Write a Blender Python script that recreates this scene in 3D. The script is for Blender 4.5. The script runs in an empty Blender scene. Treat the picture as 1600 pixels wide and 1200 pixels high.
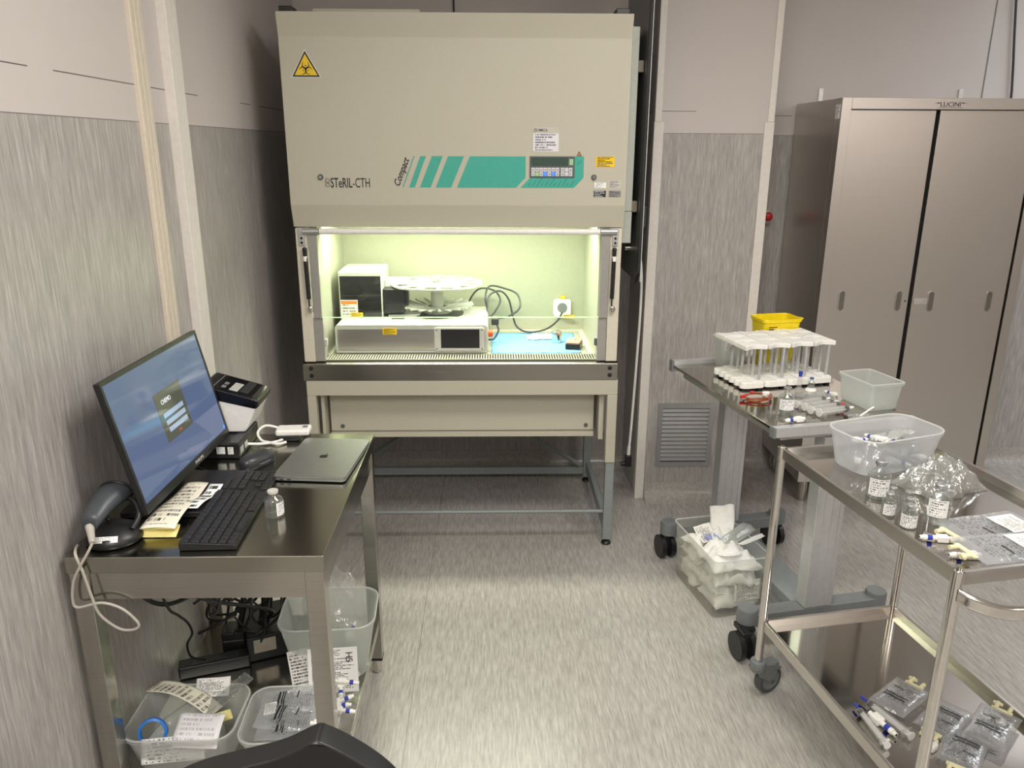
import bpy, bmesh, math, random
from mathutils import Vector, Matrix, noise
C = bpy.context.scene.collection
PI = math.pi
R = math.radians
V = Vector

# ------------------------------------------------------------------ helpers
def lin(c):
    c = c / 255.0
    return c / 12.92 if c <= 0.04045 else ((c + 0.055) / 1.055) ** 2.4

def rgb(r, g, b):
    return (lin(r), lin(g), lin(b), 1.0)

def frame(o, ex, ey):
    ex = V(ex).normalized(); ey = V(ey).normalized(); ez = ex.cross(ey)
    m = Matrix((ex, ey, ez)).transposed().to_4x4()
    m.translation = V(o)
    return m

def T(x, y, z, rz=0.0):
    return Matrix.Translation((x, y, z)) @ Matrix.Rotation(rz, 4, 'Z')

class B:
    """collects shapes into one mesh"""
    def __init__(s):
        s.bm = bmesh.new(); s.bm.loops.layers.uv.new('uv')
    def merge(s, t, M=None):
        if M is not None: t.transform(M)
        me = bpy.data.meshes.new('tmp'); t.to_mesh(me); t.free()
        s.bm.from_mesh(me); bpy.data.meshes.remove(me)
        return s
    def new(s):
        t = bmesh.new(); t.loops.layers.uv.new('uv'); return t
    def box(s, x0, x1, y0, y1, z0, z1, bev=0.0, M=None, seg=2):
        t = s.new()
        bmesh.ops.create_cube(t, size=1.0)
        bmesh.ops.scale(t, vec=(x1 - x0, y1 - y0, z1 - z0), verts=t.verts)
        bmesh.ops.translate(t, vec=((x0 + x1) / 2, (y0 + y1) / 2, (z0 + z1) / 2), verts=t.verts)
        if bev > 0:
            bmesh.ops.bevel(t, geom=list(t.edges), offset=bev, segments=seg, affect='EDGES', profile=0.5)
        return s.merge(t, M)
    def panel(s, M, x0, x1, y0, y1, t=0.0006, z0=0.0):
        """thin plate in the frame M, face towards +z, front face carries uv 0..1"""
        b = s.new(); uv = b.loops.layers.uv['uv']
        co = [(x0, y0), (x1, y0), (x1, y1), (x0, y1)]
        lo = [b.verts.new((x, y, z0)) for x, y in co]; hi = [b.verts.new((x, y, z0 + t)) for x, y in co]
        f = b.faces.new(hi)
        for l, q in zip(f.loops, [(0, 0), (1, 0), (1, 1), (0, 1)]): l[uv].uv = q
        b.faces.new(lo[::-1])
        for i in range(4):
            j = (i + 1) % 4
            b.faces.new((lo[i], lo[j], hi[j], hi[i]))
        return s.merge(b, M)
    def prism(s, poly, z0, z1, M=None, bev=0.0):
        t = s.new()
        lo = [t.verts.new((x, y, z0)) for x, y in poly]; hi = [t.verts.new((x, y, z1)) for x, y in poly]
        t.faces.new(hi); t.faces.new(lo[::-1]); n = len(poly)
        for i in range(n):
            j = (i + 1) % n; t.faces.new((lo[i], lo[j], hi[j], hi[i]))
        bmesh.ops.recalc_face_normals(t, faces=t.faces)
        if bev > 0:
            bmesh.ops.bevel(t, geom=[e for e in t.edges], offset=bev, segments=2, affect='EDGES', profile=0.5)
        return s.merge(t, M)
    def ring(s, outer, inner, z0, z1, M=None):
        t = s.new(); n = len(outer)
        L = [[t.verts.new((p[0], p[1], z)) for p in q] for q, z in ((outer, z0), (outer, z1), (inner, z1), (inner, z0))]
        for k in range(4):
            a, b = L[k], L[(k + 1) % 4]
            for i in range(n):
                j = (i + 1) % n; t.faces.new((a[i], a[j], b[j], b[i]))
        return s.merge(t, M)
    def lathe(s, prof, n=24, M=None, closed=False):
        t = s.new(); rings = []
        for r, z in prof:
            if r < 1e-6: rings.append([t.verts.new((0, 0, z))])
            else: rings.append([t.verts.new((r * math.cos(2 * PI * i / n), r * math.sin(2 * PI * i / n), z)) for i in range(n)])
        pairs = list(zip(rings, rings[1:])) + ([(rings[-1], rings[0])] if closed else [])
        for a, b in pairs:
            for i in range(n):
                j = (i + 1) % n
                if len(a) == 1 and len(b) == 1: continue
                if len(a) == 1: t.faces.new((a[0], b[j], b[i]))
                elif len(b) == 1: t.faces.new((a[i], a[j], b[0]))
                else: t.faces.new((a[i], a[j], b[j], b[i]))
        bmesh.ops.recalc_face_normals(t, faces=t.faces)
        return s.merge(t, M)
    def cyl(s, p0, p1, r, r1=None, n=16, M=None):
        p0 = V(p0); p1 = V(p1); d = p1 - p0; L = d.length
        q = d.to_track_quat('Z', 'Y').to_matrix().to_4x4(); q.translation = p0
        r1 = r if r1 is None else r1
        return s.lathe([(0, 0), (r, 0), (r1, L), (0, L)], n, (M @ q) if M is not None else q)
    def tube(s, pts, r, n=8, res=6, closed=False, M=None):
        P = [V(p) for p in pts]
        if res > 1:
            Q = []; m = len(P)
            for i in range(m if closed else m - 1):
                g = (lambda k: P[k % m]) if closed else (lambda k: P[min(max(k, 0), m - 1)])
                a, b, c, d = g(i - 1), g(i), g(i + 1), g(i + 2)
                for k in range(res):
                    u = k / res
                    Q.append(0.5 * ((2 * b) + (c - a) * u + (2 * a - 5 * b + 4 * c - d) * u * u + (3 * b - a - 3 * c + d) * u ** 3))
            if not closed: Q.append(P[-1])
            P = Q
        t = s.new(); rings = []; m = len(P); up = None
        for i in range(m):
            d = (P[(i + 1) % m] - P[i - 1]) if closed else (P[min(i + 1, m - 1)] - P[max(i - 1, 0)])
            d.normalize()
            if up is None:
                up = V((0, 0, 1)) if abs(d.z) < 0.9 else V((1, 0, 0))
            x = d.cross(up)
            if x.length < 1e-4: x = d.orthogonal()
            x.normalize(); up = x.cross(d).normalized()
            rings.append([t.verts.new(P[i] + r * (x * math.cos(2 * PI * k / n) + up * math.sin(2 * PI * k / n))) for k in range(n)])
        for i in range(m if closed else m - 1):
            a, b = rings[i], rings[(i + 1) % m]
            for k in range(n):
                j = (k + 1) % n; t.faces.new((a[k], a[j], b[j], b[k]))
        if not closed:
            t.faces.new(rings[0][::-1]); t.faces.new(rings[-1])
        bmesh.ops.recalc_face_normals(t, faces=t.faces)
        return s.merge(t, M)
    def loft(s, secs, cap0=True, cap1=True, M=None):
        t = s.new(); L = [[t.verts.new(p) for p in q] for q in secs]; n = len(L[0])
        for a, b in zip(L, L[1:]):
            for i in range(n):
                j = (i + 1) % n; t.faces.new((a[i], a[j], b[j], b[i]))
        if cap0: t.faces.new(L[0][::-1])
        if cap1: t.faces.new(L[-1])
        bmesh.ops.recalc_face_normals(t, faces=t.faces)
        return s.merge(t, M)
    def sheet(s, fn, nx, ny, M=None):
        t = s.new(); uv = t.loops.layers.uv['uv']
        g = [[t.verts.new(fn(i / nx, j / ny)) for i in range(nx + 1)] for j in range(ny + 1)]
        for j in range(ny):
            for i in range(nx):
                f = t.faces.new((g[j][i], g[j][i + 1], g[j + 1][i + 1], g[j + 1][i]))
                for l, q in zip(f.loops, [(i, j), (i + 1, j), (i + 1, j + 1), (i, j + 1)]): l[uv].uv = (q[0] / nx, q[1] / ny)
        return s.merge(t, M)

def rrect(w, d, r, z=0.0, n=5, cx=0.0, cy=0.0, flat=False):
    """rounded rectangle, w x d, corner radius r"""
    r = min(r, w / 2 - 1e-4, d / 2 - 1e-4); P = []
    for sx, sy, a0 in ((1, 1, 0), (-1, 1, 90), (-1, -1, 180), (1, -1, 270)):
        for k in range(n + 1):
            a = R(a0 + 90 * k / n)
            p = (cx + sx * (w / 2 - r) + r * math.cos(a), cy + sy * (d / 2 - r) + r * math.sin(a))
            P.append(p if flat else (p[0], p[1], z))
    return P

def chaikin(P, n=2):
    for _ in range(n):
        Q = []
        for i in range(len(P)):
            a, b = P[i], P[(i + 1) % len(P)]
            Q += [(.75 * a[0] + .25 * b[0], .75 * a[1] + .25 * b[1]), (.25 * a[0] + .75 * b[0], .25 * a[1] + .75 * b[1])]
        P = Q
    return P

def obj(name, b, mat, parent=None, world=False, solid=0.0, smooth=47, loc=None, rz=0.0):
    me = bpy.data.meshes.new(name); b.bm.to_mesh(me); b.bm.free()
    o = bpy.data.objects.new(name, me); C.objects.link(o)
    if mat is not None: me.materials.append(mat)
    me.shade_smooth(); me.set_sharp_from_angle(angle=R(smooth))
    if loc is not None: o.location = loc; o.rotation_euler.z = rz
    if parent is not None:
        o.parent = parent
        if world: o.matrix_parent_inverse = root_matrix(parent).inverted()
    if len(me.polygons) < 4000 and not solid:
        m = o.modifiers.new('normals', 'WEIGHTED_NORMAL'); m.mode = 'FACE_AREA'; m.weight = 80; m.keep_sharp = True
    if solid:
        m = o.modifiers.new('solid', 'SOLIDIFY'); m.thickness = solid; m.offset = 0
    return o

def root_matrix(o):
    m = Matrix.LocRotScale(o.location, o.rotation_euler, o.scale)
    if o.parent: m = root_matrix(o.parent) @ o.matrix_parent_inverse @ m
    return m

def thing(name, label, cat, loc=(0, 0, 0), rz=0.0, group=None):
    o = bpy.data.objects.new(name, None); C.objects.link(o); o.empty_display_size = 0.05
    o.location = loc; o.rotation_euler = (0, 0, rz); o['label'] = label; o['category'] = cat
    if group: o['group'] = group
    return o

def tag(o, label, cat, group=None, kind=None):
    o['label'] = label; o['category'] = cat
    if group: o['group'] = group
    if kind: o['kind'] = kind
    return o

def struct(name, b, mat):
    o = obj(name, b, mat); o['kind'] = 'structure'; return o

def copy_tree(o, parent=None):
    c = o.copy(); C.objects.link(c)
    if parent is not None: c.parent = parent
    for ch in [x for x in bpy.data.objects if x.parent == o]: copy_tree(ch, c)
    return c

def text(name, s, size, mat, parent, M, width=None, shear=0.0, bold=0.0, thick=0.0004, world=True):
    """lettering as a mesh lying in frame M, lower left corner at its origin"""
    cu = bpy.data.curves.new('t', 'FONT'); cu.body = s; cu.size = size; cu.shear = shear
    cu.extrude = thick; cu.offset = bold; cu.resolution_u = 3
    to = bpy.data.objects.new('t', cu); C.objects.link(to)
    dg = bpy.context.evaluated_depsgraph_get(); dg.update()
    me = bpy.data.meshes.new_from_object(to.evaluated_get(dg))
    bpy.data.objects.remove(to); bpy.data.curves.remove(cu)
    if width:
        xs = [v.co.x for v in me.vertices]; x0 = min(xs); k = width / (max(xs) - x0)
        for v in me.vertices: v.co.x = (v.co.x - x0) * k
    me.transform(M); me.name = name; me.materials.clear(); me.materials.append(mat)
    o = bpy.data.objects.new(name, me); C.objects.link(o)
    o.parent = parent
    if world: o.matrix_parent_inverse = root_matrix(parent).inverted()
    return o

# ------------------------------------------------------------------ materials
class NT:
    def __init__(s, name):
        s.m = bpy.data.materials.new(name); s.m.use_nodes = True
        s.t = s.m.node_tree; s.n = s.t.nodes; s.l = s.t.links
        s.bsdf = s.n['Principled BSDF']; s.out = s.n['Material Output']
    def add(s, typ, **k):
        x = s.n.new(typ)
        for a, v in k.items(): setattr(x, a, v)
        return x
    def put(s, sock, v):
        if hasattr(v, 'is_linked') or isinstance(v, bpy.types.NodeSocket): s.l.new(v, sock)
        else: sock.default_value = v
    def math(s, op, a, b=0.0, c=0.0):
        x = s.add('ShaderNodeMath', operation=op)
        s.put(x.inputs[0], a); s.put(x.inputs[1], b)
        if len(x.inputs) > 2: s.put(x.inputs[2], c)
        return x.outputs[0]
    def mix(s, f, a, b):
        x = s.add('ShaderNodeMix', data_type='RGBA')
        s.put(x.inputs[0], f); s.put(x.inputs[6], a); s.put(x.inputs[7], b)
        return x.outputs[2]
    def noise(s, vec, scale=(1, 1, 1), detail=3.0, rough=0.5):
        mp = s.add('ShaderNodeMapping'); mp.inputs['Scale'].default_value = scale; s.l.new(vec, mp.inputs[0])
        x = s.add('ShaderNodeTexNoise'); x.inputs['Scale'].default_value = 1.0
        x.inputs['Detail'].default_value = detail; x.inputs['Roughness'].default_value = rough
        s.l.new(mp.outputs[0], x.inputs[0]); return x.outputs[0]
    def ramp(s, v, stops):
        x = s.add('ShaderNodeValToRGB'); e = x.color_ramp.elements
        while len(e) < len(stops): e.new(0.5)
        for q, (p, c) in zip(e, stops): q.position = p; q.color = c
        s.l.new(v, x.inputs[0]); return x.outputs[0]
    def coord(s, k='Object'):
        return s.add('ShaderNodeTexCoord').outputs[k]
    def xyz(s, v):
        x = s.add('ShaderNodeSeparateXYZ'); s.l.new(v, x.inputs[0]); return x.outputs
    def bump(s, h, strength=0.2, dist=0.002):
        x = s.add('ShaderNodeBump'); x.inputs['Strength'].default_value = strength; x.inputs['Distance'].default_value = dist
        s.l.new(h, x.inputs['Height']); s.l.new(x.outputs[0], s.bsdf.inputs['Normal'])

def plain(name, col, rough=0.5, metal=0.0, spec=0.5, grain=0.04, scale=60.0, coat=0.0):
    t = NT(name); b = t.bsdf
    n = t.noise(t.coord(), (scale,) * 3, 3)
    k = t.ramp(n, [(0.3, tuple(max(0, x * (1 - grain)) for x in col[:3]) + (1,)), (0.7, tuple(min(1, x * (1 + grain)) for x in col[:3]) + (1,))])
    t.l.new(k, b.inputs['Base Color']); b.inputs['Roughness'].default_value = rough
    b.inputs['Metallic'].default_value = metal; b.inputs['Specular IOR Level'].default_value = spec
    b.inputs['Coat Weight'].default_value = coat; b.inputs['Coat Roughness'].default_value = 0.08
    return t.m

def steel(name, col, rough=0.22, scale=(4, 300, 300), var=0.08, bmp=0.05, cv=1.0):
    t = NT(name); b = t.bsdf; co = t.coord()
    n = t.noise(co, scale, 4); g = t.noise(co, (2.2, 2.2, 2.2), 3)
    k = t.ramp(n, [(0.2, tuple(x * (1 - .08 * cv) for x in col[:3]) + (1,)), (0.8, tuple(min(1, x * (1 + .06 * cv)) for x in col[:3]) + (1,))])
    t.l.new(k, b.inputs['Base Color']); b.inputs['Metallic'].default_value = 1.0
    r = t.math('ADD', rough - var / 2, t.math('MULTIPLY', t.math('ADD', t.math('MULTIPLY', n, 0.5), t.math('MULTIPLY', g, 0.5)), var))
    t.l.new(r, b.inputs['Roughness'])
    if bmp: t.bump(n, bmp, 0.0005)
    return t.m

def film(name, tint=(1, 1, 1, 1), body=(0.8, 0.8, 0.8, 1), amount=0.25, gloss=0.06, edge=0.5, rough=0.08, crinkle=0.0, cscale=40):
    """thin clear or milky sheet: lets light through, scatters some, shines at glancing angles"""
    t = NT(name); t.n.remove(t.bsdf)
    tr = t.add('ShaderNodeBsdfTransparent'); tr.inputs[0].default_value = tint
    df = t.add('ShaderNodeBsdfDiffuse'); df.inputs[0].default_value = body
    tl = t.add('ShaderNodeBsdfTranslucent'); tl.inputs[0].default_value = body
    gl = t.add('ShaderNodeBsdfGlossy'); gl.inputs['Roughness'].default_value = rough
    lw = t.add('ShaderNodeLayerWeight'); lw.inputs[0].default_value = 0.5
    if crinkle:
        h = t.noise(t.coord(), (cscale,) * 3, 3); bp = t.add('ShaderNodeBump'); bp.inputs['Strength'].default_value = crinkle
        bp.inputs['Distance'].default_value = 0.01; t.l.new(h, bp.inputs['Height'])
        for q in (gl, lw): t.l.new(bp.outputs[0], q.inputs['Normal'])
    f3 = t.math('POWER', lw.outputs['Facing'], 3.0)
    m1 = t.add('ShaderNodeMixShader'); m1.inputs[0].default_value = 0.5
    t.l.new(df.outputs[0], m1.inputs[1]); t.l.new(tl.outputs[0], m1.inputs[2])
    m2 = t.add('ShaderNodeMixShader'); t.put(m2.inputs[0], t.math('MINIMUM', t.math('ADD', amount, t.math('MULTIPLY', f3, 0.25)), 1.0))
    t.l.new(tr.outputs[0], m2.inputs[1]); t.l.new(m1.outputs[0], m2.inputs[2])
    m3 = t.add('ShaderNodeMixShader'); t.put(m3.inputs[0], t.math('ADD', gloss, t.math('MULTIPLY', f3, edge)))
    t.l.new(m2.outputs[0], m3.inputs[1]); t.l.new(gl.outputs[0], m3.inputs[2])
    t.l.new(m3.outputs[0], t.out.inputs[0])
    return t.m

def emit(name, col, strength):
    t = NT(name); b = t.bsdf
    b.inputs['Base Color'].default_value = (0.01, 0.01, 0.01, 1); b.inputs['Roughness'].default_value = 0.06
    b.inputs['Emission Color'].default_value = col; b.inputs['Emission Strength'].default_value = strength
    return t.m

def printed(name, paper, ink, lines=14, dens=0.47, band=None, gloss=0.4, sx=34.0):
    """rows of small print laid out along the sheet's own uv"""
    t = NT(name); b = t.bsdf; u, v, _ = t.xyz(t.coord('UV'))
    vv = t.math('MULTIPLY', v, float(lines)); row = t.math('FLOOR', vv); fr = t.math('FRACT', vv)
    cx = t.add('ShaderNodeCombineXYZ'); t.put(cx.inputs[0], t.math('MULTIPLY', u, sx)); t.put(cx.inputs[1], t.math('MULTIPLY', row, 7.31))
    n = t.add('ShaderNodeTexNoise'); n.inputs['Scale'].default_value = 1.0; n.inputs['Detail'].default_value = 2.0
    t.l.new(cx.outputs[0], n.inputs[0])
    wn = t.add('ShaderNodeTexWhiteNoise', noise_dimensions='1D'); t.put(wn.inputs['W'], row)
    k = t.math('MULTIPLY', t.math('GREATER_THAN', n.outputs[0], dens), t.math('LESS_THAN', t.math('ABSOLUTE', t.math('SUBTRACT', fr, 0.5)), 0.27))
    k = t.math('MULTIPLY', k, t.math('GREATER_THAN', u, 0.07))
    k = t.math('MULTIPLY', k, t.math('LESS_THAN', u, t.math('ADD', 0.5, t.math('MULTIPLY', wn.outputs[0], 0.44))))
    k = t.math('MULTIPLY', k, t.math('LESS_THAN', t.math('ABSOLUTE', t.math('SUBTRACT', v, 0.5)), 0.45))
    col = t.mix(k, paper, ink)
    if band is not None:
        col = t.mix(t.math('GREATER_THAN', v, 0.8), col, band)
    t.l.new(col, b.inputs['Base Color']); b.inputs['Roughness'].default_value = gloss
    return t.m

def vinyl(name, lo, mid, hi, scale, rough, bands=None):
    t = NT(name); b = t.bsdf; co = t.coord()
    a = t.noise(co, scale, 5, 0.62); c = t.noise(co, tuple(x * 0.45 for x in scale), 3)
    f = t.math('ADD', t.math('MULTIPLY', a, 0.72), t.math('MULTIPLY', c, 0.28))
    col = t.ramp(f, [(0.36, lo), (0.5, mid), (0.66, hi)])
    if bands:
        z = t.xyz(co)[2]; paint, dado, line = bands
        pn = t.noise(co, (3, 3, 3), 3)
        pc = t.ramp(pn, [(0.3, tuple(x * 0.97 for x in paint[:3]) + (1,)), (0.7, paint)])
        seam = t.math('LESS_THAN', t.math('ABSOLUTE', t.math('SUBTRACT', z, line)), 0.0013)
        brk = t.math('GREATER_THAN', t.noise(co, (3.2, 3.2, 0.1), 1), 0.46)
        pc = t.mix(t.math('MULTIPLY', seam, brk), pc, rgb(95, 88, 84))
        col = t.mix(t.math('GREATER_THAN', z, dado), col, pc)
        edge = t.math('LESS_THAN', t.math('ABSOLUTE', t.math('SUBTRACT', z, dado)), 0.001)
        col = t.mix(edge, col, rgb(110, 104, 100))
        t.put(b.inputs['Roughness'], t.math('ADD', rough, t.math('MULTIPLY', t.math('GREATER_THAN', z, dado), 0.3)))
    else:
        x = t.xyz(co)[0]
        for sx_ in (-.271, 1.19):
            col = t.mix(t.math('MULTIPLY', t.math('LESS_THAN', t.math('ABSOLUTE', t.math('SUBTRACT', x, sx_)), .0012), .6), col, rgb(96, 92, 86))
        b.inputs['Roughness'].default_value = rough
    t.l.new(col, b.inputs['Base Color'])
    return t.m

WALL = vinyl('wall_vinyl', rgb(152, 147, 144), rgb(170, 165, 161), rgb(194, 189, 184), (190, 190, 13), 0.30, (rgb(205, 197, 193), 1.782, 1.876))
FLOOR = vinyl('floor_vinyl', rgb(152, 148, 142), rgb(171, 167, 161), rgb(192, 188, 182), (170, 15, 170), 0.26)
CEIL = plain('ceiling_paint', rgb(225, 222, 216), 0.8)
TRIMW = plain('white_trim', rgb(226, 220, 212), 0.45)
TRIMB = plain('beige_trim', rgb(214, 203, 186), 0.5)
CREAM = plain('cream_enamel', rgb(189, 185, 168), 0.42, scale=300, grain=0.03)
GREYGRN = plain('grey_green_enamel', rgb(138, 146, 144), 0.4)
STEEL = steel('brushed_steel', (0.45, 0.435, 0.395, 1), 0.18)
STEELV = steel('cabinet_steel', (0.62, 0.585, 0.55, 1), 0.30, (2, 200, 420), 0.06, 0.0, 0.35)
STEELT = steel('table_steel_darkened', (0.36, 0.35, 0.30, 1), 0.17, (300, 4, 300), 0.05, 0.02, 0.5)  # table top's own darker copy, dark reflection put into the base colour
STEELM = steel('polished_steel', (0.47, 0.445, 0.41, 1), 0.085, (260, 3, 260), 0.03, 0.0, 0.5)
STEELD = steel('dark_steel', (0.36, 0.35, 0.32, 1), 0.26)
CHROME = plain('polished_tube', (0.68, 0.66, 0.62, 1), 0.12, 1.0)
ALU = plain('anodised_aluminium', (0.52, 0.53, 0.53, 1), 0.38, 0.85)
ALUW = plain('pale_aluminium', (0.60, 0.61, 0.61, 1), 0.32, 0.55)
BLACK = plain('black_plastic', (0.012, 0.012, 0.013, 1), 0.38)
BLACKG = plain('gloss_black', (0.006, 0.006, 0.008, 1), 0.08)
RUBBER = plain('black_rubber', (0.014, 0.014, 0.014, 1), 0.65)
CHARC = plain('charcoal_plastic', (0.035, 0.037, 0.04, 1), 0.36)
KEYM = plain('key_plastic', (0.018, 0.018, 0.02, 1), 0.33)
GREYP = plain('grey_plastic', rgb(120, 124, 125), 0.45)
GREYD = plain('dark_grey_plastic', rgb(88, 92, 94), 0.5)
WHITE = plain('white_plastic', rgb(236, 234, 228), 0.35)
WHITEM = plain('white_panel', rgb(192, 193, 184), 0.3)
PALE = plain('pale_grey_panel', rgb(196, 195, 188), 0.35)
INK = plain('black_ink', (0.012, 0.012, 0.014, 1), 0.5)
INKG = plain('grey_ink', rgb(120, 118, 112), 0.5)
TEAL = plain('teal_ink', rgb(64, 168, 150), 0.45)
YEL = plain('yellow_sticker', rgb(238, 202, 40), 0.45)
YELB = plain('yellow_plastic', rgb(240, 214, 22), 0.3)
ORANGE = plain('orange_sticker', rgb(228, 138, 58), 0.45)
RED = plain('red_plastic', rgb(196, 30, 36), 0.3)
ORED = plain('orange_red_plastic', rgb(230, 86, 32), 0.3)
PINK = plain('pink_pad', rgb(222, 150, 130), 0.6)
BLUE = plain('blue_plastic', rgb(42, 62, 168), 0.35)
BLUEB = plain('bright_blue_plastic', rgb(38, 122, 214), 0.35)
BROWN = plain('brown_rubber', rgb(150, 66, 30), 0.3)
PLATE = plain('label_plate', rgb(150, 148, 144), 0.4)
MAT = plain('blue_paper', rgb(116, 170, 204), 0.75)
PORT = plain('pale_yellow_plastic', rgb(226, 218, 176), 0.4)
SPACEG = plain('grey_aluminium', (0.44, 0.455, 0.44, 1), 0.36, 0.85)
LINER = plain('chamber_liner', rgb(168, 171, 149), 0.35)
DARKIN = plain('gap_shade', (0.02, 0.02, 0.019, 1), 0.8)  # near-black colour stands in for shade in gaps, slots and behind slats
PAPER = plain('white_paper', rgb(238, 236, 228), 0.7)
PAPERY = plain('yellow_paper', rgb(238, 226, 150), 0.7)
TISSUE = plain('white_tissue', rgb(242, 242, 238), 0.85)
PRINT = printed('printed_paper', rgb(238, 236, 230), rgb(70, 68, 70), 14)
PRINTF = printed('fine_print_paper', rgb(240, 239, 236), rgb(80, 80, 84), 26, 0.44, sx=60)
PRINTL = printed('small_label', rgb(240, 240, 238), rgb(110, 108, 112), 7, 0.5, sx=20)
PRINTC = printed('cream_label_strip', rgb(236, 230, 212), rgb(70, 66, 62), 12, 0.5)
PRINTY = printed('yellow_notice', rgb(240, 200, 40), rgb(60, 48, 20), 7, 0.4)
PRINTK = printed('dark_plate', rgb(40, 42, 48), rgb(190, 190, 190), 4, 0.45)
PRINTG = printed('grey_plate', rgb(140, 140, 138), rgb(60, 60, 62), 5, 0.45)
PRINTO = printed('caution_card', rgb(240, 240, 234), rgb(130, 130, 132), 6, 0.45, band=rgb(232, 140, 60))
PRINTB = printed('yellow_tub_print', rgb(236, 206, 26), rgb(40, 34, 14), 6, 0.36)
GLASS = film('window_glass', (0.95, 0.98, 0.95, 1), (0.8, 0.85, 0.8, 1), 0.003, 0.018, 0.3, 0.02)
VGLASS = film('vial_glass', (0.93, 0.95, 0.94, 1), (0.8, 0.82, 0.8, 1), 0.05, 0.10, 0.75, 0.03)
LIQUID = film('clear_liquid', (0.92, 0.93, 0.92, 1), (0.8, 0.8, 0.78, 1), 0.06, 0.06, 0.4, 0.02)
MILKY = film('milky_plastic', (0.94, 0.95, 0.94, 1), (0.94, 0.95, 0.93, 1), 0.26, 0.05, 0.25, 0.16)
MILKYD = film('frosted_plastic', (0.92, 0.94, 0.93, 1), (0.92, 0.94, 0.91, 1), 0.30, 0.05, 0.25, 0.2)
CLEARP = film('clear_plastic', (0.97, 0.97, 0.965, 1), (0.94, 0.94, 0.92, 1), 0.13, 0.07, 0.4, 0.08)
POUCH = film('pouch_film', (0.95, 0.96, 0.96, 1), (0.84, 0.85, 0.86, 1), 0.10, 0.12, 0.5, 0.06, 0.7, 45)
BAGF = film('infusion_bag_film', (0.93, 0.94, 0.95, 1), (0.90, 0.91, 0.92, 1), 0.20, 0.09, 0.35, 0.1, 0.3, 50)
BAGW = film('standing_bag_film', (0.95, 0.96, 0.95, 1), (0.88, 0.9, 0.88, 1), 0.24, 0.10, 0.5, 0.08, 0.6, 30)
WRAP = film('crumpled_wrap', (0.92, 0.93, 0.92, 1), (0.86, 0.88, 0.84, 1), 0.42, 0.10, 0.4, 0.15, 0.6, 40)
# ------------------------------------------------------------------ camera
cam = bpy.data.cameras.new('camera'); co = bpy.data.objects.new('camera', cam); C.objects.link(co)
cam.sensor_fit = 'HORIZONTAL'; cam.sensor_width = 36.0; cam.lens = 1225.0 / 1600.0 * 36.0; cam.clip_start = 0.02
co.matrix_world = Matrix(((0.999736, 0.002908, -0.022789, 0), (-0.022656, 0.289065, -0.957041, 0), (0.003805, 0.957305, 0.289055, 1.72), (0, 0, 0, 1)))
bpy.context.scene.camera = co
sc = bpy.context.scene
sc.view_settings.view_transform = 'Standard'; sc.view_settings.look = 'None'; sc.view_settings.gamma = 1.0
sc.view_settings.exposure = 0.3; sc.view_settings.use_curve_mapping = False
w = bpy.data.worlds.new('world'); sc.world = w; w.use_nodes = True
w.node_tree.nodes['Background'].inputs[0].default_value = (0.5, 0.5, 0.5, 1); w.node_tree.nodes['Background'].inputs[1].default_value = 0.1

def area(name, loc, sx, sy, power, col=(1, 1, 1), rot=(0, 0, 0)):
    l = bpy.data.lights.new(name, 'AREA'); l.shape = 'RECTANGLE'; l.size = sx; l.size_y = sy; l.energy = power; l.color = col
    o = bpy.data.objects.new(name, l); C.objects.link(o); o.location = loc; o.rotation_euler = rot
    return o
WARM = (1.0, 0.96, 0.905)
area('ceiling_lamp', (0.75, 1.6, 2.73), 1.2, 0.6, 34, WARM)
area('ceiling_lamp', (-0.45, -0.4, 2.73), 0.6, 1.2, 54, WARM)
area('ceiling_lamp', (3.3, -1.5, 2.73), 0.6, 1.2, 46, WARM)
area('ceiling_lamp', (3.55, 3.3, 2.73), 0.6, 1.2, 22, (0.86, 0.93, 1.0))
# fluorescent tube of the safety cabinet, up behind the hood
area('cabinet_lamp', (-0.14, 3.375, 1.458), 1.05, 0.09, 15, (1.0, 0.99, 0.82), (R(-10), 0, 0))

# ------------------------------------------------------------------ room
XL, YB = -0.955, 4.12
struct('floor', B().box(XL - .1, 4.3, -2.6, YB + .1, -.1, 0), FLOOR)
struct('ceiling', B().box(XL - .1, 4.3, -2.6, YB + .1, 2.75, 2.85), CEIL)
struct('wall_left', B().box(XL - .1, XL, -2.6, YB + .1, 0, 2.75), WALL)
struct('wall_back', B().box(XL - .1, 4.3, YB, YB + .1, 0, 2.75), WALL)
struct('wall_right', B().box(4.2, 4.3, -2.6, YB + .1, 0, 2.75), WALL)
struct('wall_front', B().box(XL - .1, 4.3, -2.6, -2.5, 0, 2.75), WALL)
struct('wall_column', B().box(.722, 1.252, 3.668, YB, 0, 2.75), WALL)
def cove(x0, x1, y, sgn):
    P = [(0, 0), (0, .085)] + [(.07 - .07 * math.cos(R(a)), .085 - .085 * math.sin(R(a)) * 1.0) for a in (20, 40, 60, 80, 90)]
    P = [(-.002, .088), (.003, .088), (.006, .05), (.016, .025), (.035, .009), (.06, .002), (.075, .0), (-.002, .0)]
    return B().prism([(p[0], p[1]) for p in P], 0, x1 - x0, frame((x1, y, 0), (0, -1, 0), (0, 0, 1)))
struct('baseboard_back', cove(1.252, 4.2, YB, 1), FLOOR)
struct('baseboard_rear', cove(XL, .722, YB, 1), FLOOR)
struct('baseboard_column', cove(.765, 1.21, 3.668, 1), FLOOR)
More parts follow.
